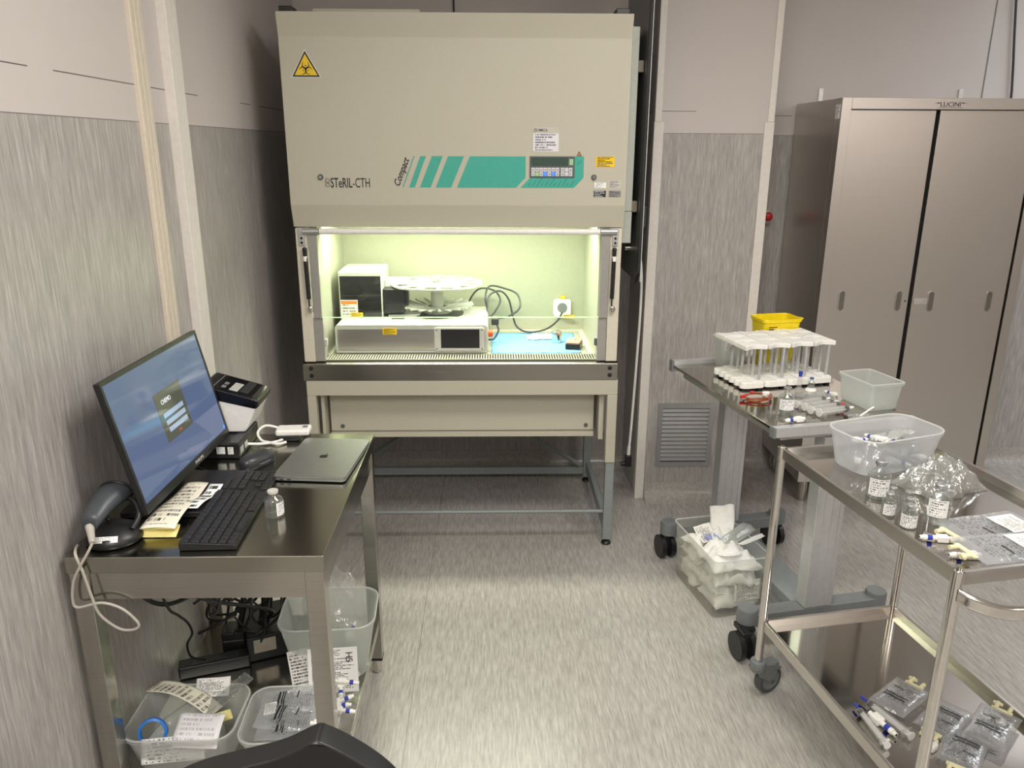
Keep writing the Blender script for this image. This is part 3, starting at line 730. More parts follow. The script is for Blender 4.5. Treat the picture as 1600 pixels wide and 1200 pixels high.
# ------------------------------------------------------------------ steel work table on the left
TZ = .857
t = thing('work_table', 'stainless steel work table with lower shelf against the left wall', 'table', (-.66, 1.94, 0))
dk = t
def D(name, b, m, par=None, **k): return obj(name, b, m, par or dk, world=True, **k)
DX0, DX1, DY0, DY1 = -.944, -.377, 1.552, 2.325
D('table_top', B().box(DX0, DX1, DY0, DY1, .817, TZ, .0022), STEELT)
D('apron', B().box(DX0 + .03, DX1 - .03, DY0 + .010, DY0 + .022, .748, .8165), STEEL)
D('apron', B().box(DX0 + .03, DX1 - .03, DY1 - .022, DY1 - .010, .748, .8165), STEEL)
D('apron', B().box(DX1 - .022, DX1 - .010, DY0 + .03, DY1 - .03, .748, .8165), STEEL)
D('apron', B().box(DX0 + .010, DX0 + .022, DY0 + .03, DY1 - .03, .748, .8165), STEEL)
for x in (DX0 + .004, DX1 - .046):
    for y in (DY0 + .004, DY1 - .046):
        l = D('leg', B().box(x, x + .042, y, y + .042, .062, .8165, .0015), STEEL)
        D('foot', B().lathe([(0, 0), (.014, 0), (.0165, .004), (.0165, .052), (0, .052)], 18, T(x + .021, y + .021, .0004)), CHROME, l)
        D('foot_collar', B().box(x - .0005, x + .0425, y - .0005, y + .0425, .0535, .0615, .001), BLACK, l)
D('shelf', B().box(DX0 + .012, DX1 - .008, DY0 + .012, DY1 - .012, .185, .213, .002), STEEL)

# monitor
t = thing('monitor', 'black flat-screen monitor showing a blue login screen, on the steel work table', 'monitor', (-.84, 1.93, TZ + .0006))
e1 = V((.0237, .9997, -.0053)).normalized(); ti = .21245; nn = V((math.cos(.02374), -math.sin(.02374), 0)); up = V((0, 0, math.cos(ti))) - nn * math.sin(ti)
MF = frame((-.798, 1.658, .907), e1, up)
def Q(name, b, m, par=None, **k): return obj(name, b, m, par or t, world=True, **k)
hs = Q('housing', B().box(0, .54, 0, .322, -.014, -.0005, .003, M=MF).box(.13, .41, .05, .27, -.042, -.014, .012, M=MF), BLACK)
Q('bezel', B().ring([(0, 0), (.54, 0), (.54, .322), (0, .322)], [(.008, .022), (.532, .022), (.532, .312), (.008, .312)], -.0004, .0022, MF), plain('monitor_bezel', (0.02, 0.021, 0.02, 1), 0.25))
scn = Q('screen', B().panel(MF, .0082, .5318, .0222, .3118, .0006), emit('screen_blue', rgb(102, 120, 158), 0.60))
Q('login_box', B().panel(MF, .198, .350, .103, .229, .0004, .0008), emit('screen_olive', rgb(84, 88, 74), 0.8), scn)
for k in range(3):
    Q('input_field', B().panel(MF, .217 + k * .003, .333, .162 - .0 - k * .019, .174 - k * .019, .0004, .0014), emit('screen_field%d' % k, rgb(172, 190, 214), 0.75), scn)
Q('button', B().panel(MF, .268, .286, .110, .117, .0004, .0014), emit('screen_red', rgb(170, 90, 84), 0.7), scn)
Q('task_icon', B().panel(MF, .514, .526, .026, .036, .0004, .0008), emit('screen_icon', rgb(70, 140, 220), 1.0), scn)
text('lettering', 'CHEMO', .017, emit('screen_white', rgb(236, 240, 240), 0.9), t, MF @ Matrix.Translation((.226, .196, .0014)), width=.054)
text('lettering', 'PHILIPS', .012, PALE, t, MF @ Matrix.Translation((.29, .006, .0025)), width=.052)
Q('neck', B().box(.24, .30, -.02, .13, -.068, -.043, .004, M=MF), BLACK)
Q('base_plate', B().box(-.905, -.706, 1.742, 2.002, TZ + .0006, TZ + .016, .003), BLACK)

# keyboard: 6 rows, keys sharing one mesh
t = thing('keyboard', 'black full-size keyboard in front of the monitor', 'keyboard', (-.645, 1.785, TZ + .0006), .03)
kw, kl = .126, .412
obj('case', B().prism([(-kw / 2, .0), (kw / 2, .0), (kw / 2, .010), (kw / 2 - .006, .0135), (-kw / 2, .021)], -kl / 2, kl / 2, frame((0, 0, 0), (1, 0, 0), (0, 0, 1)), bev=.0025), BLACK, t)
proto = None
cols = [(-.197 + i * .0186) for i in range(15)]
KP = []
for r_ in range(6):
    x = -.050 + r_ * .0195 + (.004 if r_ > 0 else 0)
    for i, y in enumerate(cols):
        if r_ == 5 and 3 <= i <= 8: continue
        KP.append((x, y, 1.0))
    if r_ == 5: KP.append((x, cols[5] + .009, 6.0))
    for y in (.094, .1126, .1312) if r_ in (0, 1, 2, 5) else ((.1126,) if r_ == 4 else ()): KP.append((x, y, 1.0))
    for y in (.1515, .170, .1885): KP.append((x, y, 1.0)) if r_ > 0 else None
KP = KP[:120]
for x, y, k in KP:
    z = .0215 - (x + kw / 2) * (.0075 / kw)
    if proto is None:
        proto = obj('key', B().loft([rrect(.0172, .0165, .003, 0), rrect(.0155, .0150, .003, .0025), rrect(.0145, .014, .003, .003)]), KEYM, t)
        proto.location = (x, y, z)
    else:
        c = proto.copy(); C.objects.link(c); c.parent = t; c.location = (x, y, z); c.scale.y = k
kb = t
tube = obj('keyboard_lead', B().tube([(-.70, 1.998, .868), (-.715, 2.02, .864), (-.735, 2.0, .868), (-.752, 2.008, .8605), (-.80, 2.03, .8605), (-.86, 2.08, .862)], .002, 6, 6), BLACK)
tag(tube, 'thin black keyboard lead running behind the monitor', 'cable')

# mouse
t = thing('computer_mouse', 'black computer mouse beside the laptop', 'mouse', (-.672, 2.082, TZ + .0006), R(60))
secs = []
for z, k, kx in ((0, .94, 1), (.008, 1.0, 1), (.018, .97, .97), (.027, .82, .88), (.033, .55, .68), (.0355, .18, .3)):
    secs.append([(.058 * kx * math.copysign(abs(math.cos(a)) ** .8, math.cos(a)) - (.004 * z / .03), .031 * k * math.copysign(abs(math.sin(a)) ** .8, math.sin(a)), z) for a in [2 * PI * i / 28 for i in range(28)]])
obj('body', B().loft(secs), CHARC, t, smooth=60)
obj('wheel', B().cyl((.028, -.004, .0275), (.028, .004, .0275), .006), BLACK, t)
obj('side_trim', B().tube([(.052 * math.cos(a), .0315 * math.sin(a), .0105) for a in [R(190 + 16 * i) for i in range(11)]], .0012, 6, 2), GREYP, t)

# laptop, closed
t = thing('laptop', 'closed grey laptop with dark fruit emblem at the back of the steel table', 'laptop', (-.486, 2.093, TZ + .0012), R(-5))
obj('body', B().loft([rrect(.190, .282, .012, .001), rrect(.198, .290, .012, .003), rrect(.198, .290, .012, .0098)]), SPACEG, t)
obj('lid', B().loft([rrect(.198, .290, .012, .0106), rrect(.198, .290, .012, .0145), rrect(.194, .286, .012, .0157)]), SPACEG, t)
obj('port', B().box(-.078, -.068, -.1456, -.1444, .0045, .0075, .001).box(-.058, -.048, -.1456, -.1444, .0045, .0075, .001), BLACK, t)
for x in (-.08, .08):
    for y in (-.12, .12): obj('foot', B().cyl((x, y, -.0008), (x, y, .0012), .006), BLACK, t)
ap = []
for i in range(40):
    a = 2 * PI * i / 40; r = .0125 * (1 + .06 * math.cos(2 * a))
    x = r * math.cos(a) * .95; y = r * math.sin(a) * 1.02
    if abs(x) < .004: y -= math.copysign(.0016 * (1 - abs(x) / .004), y)
    d = math.hypot(x - .0165, y - .001)
    if d < .0078: x = .0165 - (.0078 ** 2 - (y - .001) ** 2) ** .5 if abs(y - .001) < .0078 else x
    ap.append((x, y))
lf = [(.0005, .0155), (.0015, .019), (.0045, .0222), (.0055, .0225), (.0052, .0190), (.0032, .0162)]
EM = T(0, 0, .0158) @ Matrix.Rotation(R(0), 4, 'Z')
obj('emblem', B().prism(ap, 0, .0003, EM).prism(lf, 0, .0003, EM), plain('mirror_dark', (0.03, 0.03, 0.03, 1), 0.12, 0.8), t)

# small desktop computer with label printer on it
t = thing('mini_computer', 'small black desktop computer box under the label printer', 'computer', (-.795, 2.21, TZ + .0006))
obj('case', B().box(-.075, .062, -.092, .10, 0, .046, .003), BLACK, t)
obj('sticker', B().panel(frame((0, -.0921, 0), (1, 0, 0), (0, 0, 1)), .03, .046, .014, .036).panel(frame((0, -.0921, 0), (1, 0, 0), (0, 0, 1)), -.002, .022, .015, .036), PRINTL, t)
obj('side_ports', B().box(.062, .0635, -.08, -.055, .012, .03).box(.062, .0635, -.04, -.015, .012, .03), PALE, t)
obj('top_ridge', B().box(.035, .06, -.09, .098, .0462, .048), CHARC, t)
t = thing('label_printer', 'white label printer with black sloping lid on the small black computer', 'printer', (-.798, 2.277, TZ + .0492))
FR = frame((0, .064, 0), (1, 0, 0), (0, 0, 1))    # x right, y up, extruded towards the viewer
obj('body', B().prism([(-.055, 0), (.058, 0), (.066, .012), (.100, .083), (.098, .094), (-.060, .128), (-.066, .11)], 0, .136, FR, bev=.006), WHITE, t)
obj('lid', B().prism([(-.067, .110), (.094, .071), (.106, .080), (.104, .098), (.09, .106), (-.055, .149), (-.070, .138)], -.002, .138, FR, bev=.006), BLACKG, t)
SL = frame((-.055, 0, .1495), (.145, 0, -.043), (0, 1, 0))
obj('cutter_slot', B().box(.105, .13, -.05, .05, -.001, .001, M=SL), DARKIN, t)
obj('display_window', B().panel(SL, .075, .10, -.055, .015, .0008), plain('clear_window', rgb(190, 192, 186), 0.15), t)
obj('lid_marks', B().box(.03, .032, -.06, .05, -.0005, .001, M=SL).box(.05, .062, -.05, -.03, 0, .001, M=SL).box(.05, .062, -.02, 0, 0, .001, M=SL), GREYP, t)

t = thing('card_reader', 'small white flat box with a round button at the back edge of the table', 'box', (-.618, 2.285, TZ + .0006), .06)
obj('stand_base', B().box(-.05, .02, -.028, .03, 0, .016, .003), BLACK, t)
obj('casing', B().box(-.050, .052, -.03, .026, .0165, .036, .006), WHITE, t)
obj('round_button', B().cyl((.036, .0, .036), (.036, .0, .0385), .008), GREYP, t)
o = obj('usb_lead', B().tube([(-.735, 2.20, .872), (-.70, 2.215, .866), (-.66, 2.24, .8635), (-.64, 2.275, .866), (-.66, 2.29, .886), (-.70, 2.28, .90), (-.72, 2.26, .886), (-.705, 2.24, .868), (-.68, 2.23, .8645), (-.65, 2.22, .8635), (-.63, 2.235, .8635)], .0042, 8, 6), WHITE)
tag(o, 'white lead looped between the small computer and the white box', 'cable')

# barcode scanner in its cradle
t = thing('scanner_cradle', 'black round scanner cradle with label at the front left table corner', 'cradle', (-.868, 1.638, TZ + .0006))
obj('base', B().lathe([(0, 0), (.057, 0), (.061, .004), (.061, .012), (.055, .022), (.036, .034), (.016, .04), (0, .041)], 36), BLACK, t, smooth=50)
obj('barcode_label', B().panel(frame((.0, -.052, .024), (1, .12, 0), (-.1, .6, .8)), -.022, .03, -.007, .007), PRINTL, t)
obj('cradle_ring', B().tube([(-.02, .02, .035), (-.035, .03, .06), (-.01, .05, .078), (.03, .045, .075), (.05, .02, .05), (.045, -.01, .03)], .006, 10, 6), BLACK, t)
t = thing('barcode_scanner', 'dark grey hand-held barcode scanner resting in the black cradle', 'scanner', (-.872, 1.60, TZ + .05))
path = [((-.892, 1.583, .917), .015), ((-.892, 1.598, .927), .0205), ((-.889, 1.632, .940), .0255), ((-.883, 1.672, .949), .031), ((-.876, 1.700, .952), .032), ((-.872, 1.716, .945), .025)]
secs = []
for (p, r) in path:
    d = V((.05, 1, .22)).normalized(); x = d.cross(V((0, 0, 1))).normalized(); u_ = x.cross(d)
    secs.append([tuple(V(p) + x * r * 1.12 * math.cos(2 * PI * i / 22) + u_ * r * .85 * math.sin(2 * PI * i / 22)) for i in range(22)])
obj('body', B().loft(secs), plain('scanner_grey', (0.055, 0.062, 0.07, 1), 0.4), t, world=True, smooth=60)
obj('nose_band', B().tube([tuple(V((-.879, 1.690, .952)) + V((1, 0, 0)) * .034 * math.cos(a) + V((0, -.22, 1)).normalized() * .0275 * math.sin(a)) for a in [2 * PI * i / 16 for i in range(16)]], .003, 8, 2, closed=True), BLACK, t, world=True)
obj('cord', B().cyl((-.892, 1.584, .917), (-.872, 1.548, .895), .0095, .006).tube([(-.872, 1.55, .896), (-.882, 1.542, .875), (-.900, 1.536, .845), (-.921, 1.538, .806), (-.931, 1.540, .76), (-.922, 1.540, .741), (-.87, 1.54, .752), (-.826, 1.54, .736), (-.796, 1.54, .70), (-.806, 1.54, .684), (-.839, 1.54, .686), (-.876, 1.54, .721), (-.888, 1.54, .765), (-.898, 1.539, .83), (-.908, 1.541, .866), (-.918, 1.56, .872), (-.935, 1.60, .862)], .0032, 8, 6), plain('grey_cord', rgb(176, 170, 160), 0.5), t, world=True)

# label strips on the monitor foot
def strip(u, v):
    y = 1.640 + v * .265; z = .881 + .010 * math.sin(v * 5.0) * (1 - v) - .004 * v
    x = -.772 - .004 * v + (u - .5) * (.080 - .022 * v)
    return (x, y, z + .003 * math.sin(u * 3))
o = obj('label_strip', B().sheet(strip, 8, 20), PRINTC, solid=.0006)
tag(o, 'cream strip of printed labels sliding out under the monitor', 'label strip')
o2 = obj('yellow_loop', B().sheet(lambda u, v: (-.812 + u * .080, 1.640 + .03 * math.sin(v * PI) * (0.3 + .7 * u), .8805 - v * .0212 + .006 * math.sin(v * PI) * u), 8, 10), PAPERY, o, world=True, solid=.0006)
o = obj('printed_slip', B().sheet(lambda u, v: (-.752 + u * .034 + .02 * v, 1.745 + v * .13, .8785 + .010 * (1 - 2 * v) ** 2 * (1 if v > .5 else .3) + .004 * math.sin(v * 6)), 5, 14), printed('slip_print', rgb(246, 246, 242), rgb(60, 60, 60), 6, 0.42, sx=10), solid=.0005)
tag(o, 'curled white printed slip on the black monitor foot', 'slip')

# ------------------------------------------------------------------ vials
def vial(name, label, loc, r, h, fill=.0, cap=None, lab=None, group=None, flip=False, lab_deg=(-60, 60), lab_z=(.12, .55), rz=0.0, band=None, labmat=None, nk=.46):
    t = thing(name, label, 'vial', loc, rz, group)
    nr = r * nk; prof = [(0, 0), (r * .92, 0), (r, h * .03), (r, h * .60), (r * .93, h * .68), (nr, h * .78), (nr * .9, h * .86), (nr * 1.12, h * .90), (nr * 1.12, h * .95), (0, h * .95)]
    obj('glass_body', B().lathe(prof, 28), VGLASS, t, smooth=50)
    if fill > 0: obj('liquid', B().lathe([(0, h * .025), (r * .88, h * .025), (r * .93, h * .05), (r * .93, h * fill), (0, h * fill)], 24), LIQUID, t)
    obj('cap', B().lathe([(0, h * .885), (nr * 1.2, h * .885), (nr * 1.26, h * .90), (nr * 1.26, h * .985), (nr * 1.1, h), (nr * .6, h), (nr * .5, h * .99), (0, h * .99)], 22), cap or ALU, t)
    if lab is not None:
        a0, a1 = lab_deg; z0, z1 = lab_z; n = 12
        obj('label', B().sheet(lambda u, v: ((r + .0006) * math.sin(R(a0 + (a1 - a0) * u)), -(r + .0006) * math.cos(R(a0 + (a1 - a0) * u)), h * (z0 + (z1 - z0) * v)), n, 4), labmat or PRINTL, t)
    if band: obj('cap_band', B().lathe([(nr * 1.3, h * .90), (nr * 1.34, h * .91), (nr * 1.34, h * .935), (nr * 1.3, h * .94)], 20, closed=True), band, t)
    return t
vial('vial', 'clear vial of colourless liquid on the work table in front of the keyboard', (-.536, 1.752, TZ + .0006), .0225, .068, .52, PALE, 1, lab_deg=(30, 110), lab_z=(.1, .6))

# ------------------------------------------------------------------ plastic tubs
def tub(name, label, loc, rz, w, d, h, inset, r, mat, rim=.007, t=.0022, cat='box', feet=0):
    o = thing(name, label, cat, loc, rz)
    S = [rrect(w - 2 * inset - .01, d - 2 * inset - .01, r * .8, 0), rrect(w - 2 * inset, d - 2 * inset, r * .85, .006), rrect(w, d, r, h - .012), rrect(w + rim, d + rim, r, h - .010), rrect(w + rim * 1.3, d + rim * 1.3, r, h - .004), rrect(w + rim, d + rim, r, h), rrect(w - 2 * t, d - 2 * t, r - t, h - .001), rrect(w - 2 * inset - 2 * t, d - 2 * inset - 2 * t, r * .8, t + .002)]
    obj('body', B().loft(S), mat, o, smooth=40)
    b = B(); P = rrect(w + rim * .9, d + rim * .9, r, h + .0006, n=6)
    b.tube(P, .0022, 6, 1, closed=True)
    obj('rim', b, film('rim_' + name, (0.95, .95, .95, 1), (0.9, 0.91, 0.89, 1), 0.62, 0.06, 0.2, 0.2), o)
    return o
SH = .2136
A_ = tub('plastic_tub', 'milky tub of papers and wrappers at the front left of the table shelf', (-.782, 1.695, SH), 0, .262, .205, .122, .022, .045, MILKY)
B_ = tub('plastic_tub', 'milky tub of printed fluid pouches on the table shelf beside the front leg', (-.517, 1.69, SH), .04, .235, .205, .118, .022, .045, MILKY)
C_ = tub('plastic_tub', 'taller milky tub with a clear bag at the back of the table shelf', (-.490, 2.045, SH), .06, .270, .215, .195, .03, .055, MILKYD)

# papers in the front left tub
def slip(name, label, cat, loc, rz, w, d, mat, tilt=(0, 0), curl=0.0, seed=0, group=None, thick=.0006, nx=10, ny=14, wav=.004):
    Mx = Matrix.Rotation(tilt[0], 4, 'X') @ Matrix.Rotation(tilt[1], 4, 'Y')
    b = B().sheet(lambda u, v: ((u - .5) * w, (v - .5) * d, curl * ((2 * v - 1) ** 2) + wav * noise.noise(V((u * 2.2, v * 2.2, seed * 5.1)))), nx, ny, M=Mx)
    o = obj(name, b, mat, solid=thick, loc=loc, rz=rz); tag(o, label, cat, group); return o
slip('label_strip', 'curling strip of four cream printed labels over the front left tub', 'label strip', (-.812, 1.752, .352), R(70), .058, .20, PRINTC, (R(8), R(10)), -.022, 1)
slip('leaflet', 'folded white printed leaflet at the back of the front left tub', 'leaflet', (-.752, 1.785, .338), .1, .088, .05, PRINT, (R(35), 0), .004, 2)
slip('pouch', 'clear pouch with white edge leaning on the right of the front left tub', 'pouch', (-.708, 1.752, .337), R(-42), .045, .15, POUCH, (R(14), 0), .006, 3)
o = slip('paper_packet', 'white printed packet hanging over the front of the tub of papers', 'packet', (-.735, 1.628, .338), -.05, .112, .085, printed('faint_print', rgb(238, 236, 238), rgb(196, 190, 198), 7, 0.5), (R(30), 0), -.008, 4)
slip('paper_packet', 'white packet lying inside against the front of the left tub', 'packet', (-.80, 1.62, .285), .12, .15, .06, PRINTL, (R(62), 0), -.004, 5)
slip('wrapper', 'rumpled clear wrapper with red stripe across the left tub', 'wrapper', (-.80, 1.69, .318), R(-30), .06, .17, WRAP, (R(6), R(6)), -.012, 6, wav=.016)
b = B().lathe([(.028, 0), (.034, .002), (.034, .012), (.028, .014)], 26, closed=True)
o = obj('blue_ring_cap', b, BLUEB, loc=(-.855, 1.648, .318)); o.rotation_euler = (R(70), 0, .2); tag(o, 'bright blue ring cap in the front left tub', 'cap')
o = obj('tissue_heap', B().sheet(crump(.17, .12, .05, 11), 20, 14), WRAP, solid=.0006, loc=(-.79, 1.70, .235), rz=.3); tag(o, 'crumpled pale wrappers at the bottom of the front left tub', 'wrapper')
o = obj('yellow_pad', B().box(-.02, .02, -.018, .018, 0, .008, .003), PAPERY, loc=(-.698, 1.70, .312), rz=.5); tag(o, 'small yellow pad in the right corner of the front left tub', 'pad')

# infusion pouches
def bag(name, label, loc, rz, w, d, th, seed, mat=None, group=None, ports=True, lab=None, ink=None, tilt=(0, 0), bold=True):
    t = thing(name, label, 'infusion bag', loc, rz, group); t.rotation_euler = (tilt[0], tilt[1], rz)
    def fn(sgn):
        def f(u, v):
            q = max(0, (1 - abs(2 * u - 1) ** 3) * (1 - abs(2 * v - 1) ** 3))
            wr = .10 * noise.noise(V((u * 7, v * 7, seed * 2.3)))
            return ((u - .5) * w + .003 * noise.noise(V((v * 3, seed, 1))), (v - .5) * d + .003 * noise.noise(V((u * 3, seed, 4))), th * .5 + sgn * th * .5 * q ** .45 * (1 + wr * 2) + (.0006 * sgn) + .004 * noise.noise(V((u * 2, v * 2, seed))) * (1 - q))
        return f
    b = B().sheet(fn(1), 18, 18); b.sheet(fn(-1), 18, 18)
    obj('bag_film', b, mat or BAGF, t, smooth=70)
    top = fn(1)
    def patch(u0, u1, v0, v1, dz):
        return B().sheet(lambda u, v: tuple(V(top(u0 + (u1 - u0) * u, v0 + (v1 - v0) * v)) + V((0, 0, dz))), 12, 12)
    obj('printed_panel', patch(.14, .86, .22, .86, .0008), ink or film('x', (1, 1, 1, 1)) if ink else BAGP, t)
    if bold:
        for k, (v0, v1, u0, u1) in enumerate(((.30, .335, .16, .76), (.365, .385, .16, .7), (.40, .418, .16, .8), (.62, .64, .2, .5))):
            obj('print_line', patch(u0, u1, v0, v1, .0014), INK, t)
    if lab: obj('label', patch(*lab, .0018), PRINT, t)
    if ports:
        b = B().box(-.26 * w, .26 * w, d * .5 - .006, d * .5 + .006, th * .5 - .003, th * .5 + .003, .002)
        b.cyl((-.16 * w, d * .5, th * .5), (-.16 * w, d * .5 + .03, th * .5), .006).box(-.16 * w - .012, -.16 * w + .012, d * .5 + .022, d * .5 + .03, th * .5 - .004, th * .5 + .004, .002)
        b.cyl((.16 * w, d * .5, th * .5), (.16 * w, d * .5 + .026, th * .5), .0055)
        obj('port', b, PORT, t)
    return t
tp = NT('bag_print'); tp.n.remove(tp.bsdf); u_, v_, _ = tp.xyz(tp.coord('UV'))
row = tp.math('FLOOR', tp.math('MULTIPLY', v_, 16.0)); fr = tp.math('FRACT', tp.math('MULTIPLY', v_, 16.0))
cx = tp.add('ShaderNodeCombineXYZ'); tp.put(cx.inputs[0], tp.math('MULTIPLY', u_, 26.0)); tp.put(cx.inputs[1], tp.math('MULTIPLY', row, 5.7))
nz = tp.add('ShaderNodeTexNoise'); nz.inputs['Scale'].default_value = 1.0; tp.l.new(cx.outputs[0], nz.inputs[0])
kk = tp.math('MULTIPLY', tp.math('GREATER_THAN', nz.outputs[0], .52), tp.math('LESS_THAN', tp.math('ABSOLUTE', tp.math('SUBTRACT', fr, .5)), .25))
tr_ = tp.add('ShaderNodeBsdfTransparent'); df_ = tp.add('ShaderNodeBsdfDiffuse'); df_.inputs[0].default_value = rgb(70, 72, 76)
ms = tp.add('ShaderNodeMixShader'); tp.put(ms.inputs[0], tp.math('MULTIPLY', kk, .52)); tp.l.new(tr_.outputs[0], ms.inputs[1]); tp.l.new(df_.outputs[0], ms.inputs[2]); tp.l.new(ms.outputs[0], tp.out.inputs[0])
BAGP = tp.m
for i, (x, y, z, rz, tx, lb) in enumerate(((-.53, 1.725, .330, R(-86), (R(6), R(8)), 'printed fluid pouch with white tab at the back of the tub of pouches'),
                                           (-.525, 1.672, .325, R(-94), (R(-4), R(4)), 'printed fluid pouch in the middle of the tub of pouches'),
                                           (-.515, 1.632, .318, R(-82), (R(-6), R(-8)), 'printed fluid pouch at the front of the tub of pouches'))):
    bag('fluid_pouch', lb, (x, y, z), rz, .085, .155, .018, 20 + i, BAGF, 'printed fluid pouches in the tub', ports=True, lab=(.55, .95, .1, .3) if i == 0 else None, tilt=(tx[0], tx[1]))
def connector(name, label, loc, rz, group=None, tilt=0.0, s=1.0, plain_cap=False):
    t = thing(name, label, 'connector', loc, rz, group); t.rotation_euler = (0, tilt, rz); t.scale = (s, s, s)
    r = .0062
    obj('body', B().cyl((-.030, 0, r), (.004, 0, r), .0045).box(-.024, -.004, -.008, .008, r - .006, r + .006, .002), WHITE, t)
    obj('blue_band', B().cyl((.0042, 0, r), (.013, 0, r), .0048), BLUE, t)
    obj('tip', B().cyl((.0132, 0, r), (.020, 0, r), .0052).cyl((.0202, 0, r), (.026, 0, r), .0038), WHITE, t)
    obj('bore', B().cyl((.0262, 0, r), (.0266, 0, r), .0022), BLACK, t)
    return t
for i, (x, y, z, rz, ti_, lb) in enumerate(((-.424, 1.784, .346, R(12), R(-8), 'white and blue connector over the tub of pouches, farthest back'), (-.392, 1.778, .348, R(-2), R(4), 'white connector with blue band pointing out past the table edge at the back'), (-.408, 1.762, .338, R(-80), R(10), 'white connector hanging down over the rim of the pouch tub'),
                                            (-.392, 1.712, .345, R(20), R(-12), 'white connector tilted up over the right rim of the pouch tub'), (-.398, 1.695, .342, R(4), R(0), 'middle white connector over the right rim of the pouch tub'), (-.385, 1.680, .338, R(-4), R(4), 'lowest white connector of the bunch over the right rim of the pouch tub'), (-.425, 1.632, .338, R(0), R(6), 'white connector alone near the front corner of the pouch tub'))):
    connector('luer_connector', lb, (x, y, z), rz, 'connectors over the pouch tub', ti_, 1.15)

# bag in the back tub and leaflets in front of it
def bagsheet(u, v):
    x = -.50 + (u - .5) * .20 * (1.1 - .5 * v); y = 2.02 + .10 * v - .05 * math.sin(u * PI) + .015 * noise.noise(V((u * 4, v * 4, 2)))
    z = .26 + .33 * v ** .9 * (1 - .35 * abs(2 * u - 1.1)) + .02 * noise.noise(V((u * 5, v * 5, 7)))
    return (x + .02 * noise.noise(V((u * 3, v * 5, 1))), y, z)
o = obj('clear_bag', B().sheet(bagsheet, 20, 20), BAGW, smooth=60); tag(o, 'clear plastic bag standing up out of the taller tub', 'bag')
o = obj('bag_label', B().panel(frame((-.50, 1.985, .43), (1, .05, .1), (0, .3, 1)), -.03, .01, 0, .035), PAPER, o, world=True)
o = obj('wrapper', B().sheet(crump(.19, .14, .07, 21), 20, 14), WRAP, solid=.0006, loc=(-.48, 2.05, .232), rz=.2); tag(o, 'crumpled clear wrappers inside the taller back tub', 'wrapper')
connector('luer_connector', 'grey-blue capped connector inside the taller back tub', (-.43, 2.06, .32), R(70), None, R(-30), 1.1)
lf_ = frame((-.475, 1.915, .275), (1, -.02, .08), (-.06, .35, .94))
o = obj('leaflet', B().panel(lf_, -.058, .085, -.05, .075, .0012), PRINTF); tag(o, 'large white leaflet marked HS leaning on the taller tub', 'leaflet')
text('lettering', 'HS', .028, INK, o, lf_ @ Matrix.Translation((.052, .060, .0016)) @ Matrix.Rotation(R(-90), 4, 'Z'), width=.026)
lf2 = frame((-.575, 1.93, .262), (1, .02, .22), (-.2, .35, .94))
o = obj('leaflet', B().panel(lf2, -.012, .055, -.055, .07, .0012), PRINT); tag(o, 'white booklet leaning left of the front table leg against the taller tub', 'leaflet')

# cables and adapters on the shelf
t = thing('power_adapter', 'long black power strip on the table shelf among the cables', 'power adapter', (-.84, 2.03, SH), R(18))
obj('case', B().box(-.10, .10, -.024, .024, 0, .04, .005), BLACK, t)
obj('top_label', B().panel(T(0, 0, .0401), -.06, .07, -.016, .016), CHARC, t)
t = thing('power_brick', 'black plug-in power brick behind the power strip under the table', 'power adapter', (-.80, 2.10, SH + .0004), R(10))
obj('case', B().box(-.035, .035, -.02, .05, .0, .09, .006), BLACK, t)
obj('edge_stripe', B().box(-.030, .030, -.0212, -.0202, .06, .064), GREYD, t)
t = thing('network_box', 'black network box with a shiny silver label beside the cable tangle', 'device', (-.715, 2.17, SH), R(22))
obj('case', B().box(-.075, .075, -.095, .095, 0, .085, .006), BLACK, t)
obj('silver_label', B().panel(frame((0, -.0952, 0), (1, 0, 0), (0, 0, 1)), -.055, .01, .03, .075), CHROME, t)
random.seed(8)
cabs = [
    ([(-.87, 1.64, .75), (-.86, 1.75, .62), (-.84, 1.85, .56), (-.78, 1.90, .59), (-.70, 1.95, .72), (-.69, 1.98, .78)], .006),
    ([(-.80, 1.66, .75), (-.76, 1.8, .60), (-.70, 1.95, .48), (-.66, 2.05, .40), (-.70, 2.12, .33)], .0055),
    ([(-.83, 1.70, .75), (-.83, 1.76, .60), (-.825, 1.80, .55), (-.82, 1.84, .50), (-.83, 1.88, .44), (-.87, 1.93, .37), (-.88, 1.97, .30), (-.86, 2.01, .262)], .0035),
    ([(-.74, 1.66, .75), (-.72, 1.7, .68), (-.70, 1.74, .60), (-.72, 1.75, .585), (-.70, 1.74, .60), (-.68, 1.72, .66), (-.70, 1.70, .72), (-.73, 1.68, .75)], .003),
]
lbs = ['thick black cable sagging below the table front in a wide curve', 'black cable slanting from the table front down to the network box', 'thin black cable zigzagging down the wall to the power strip', 'small loop of thin black cable under the table front']
for (P, r), lb in zip(cabs, lbs):
    o = obj('power_cable', B().tube(P, r, 8, 6), BLACK); tag(o, lb, 'cable')
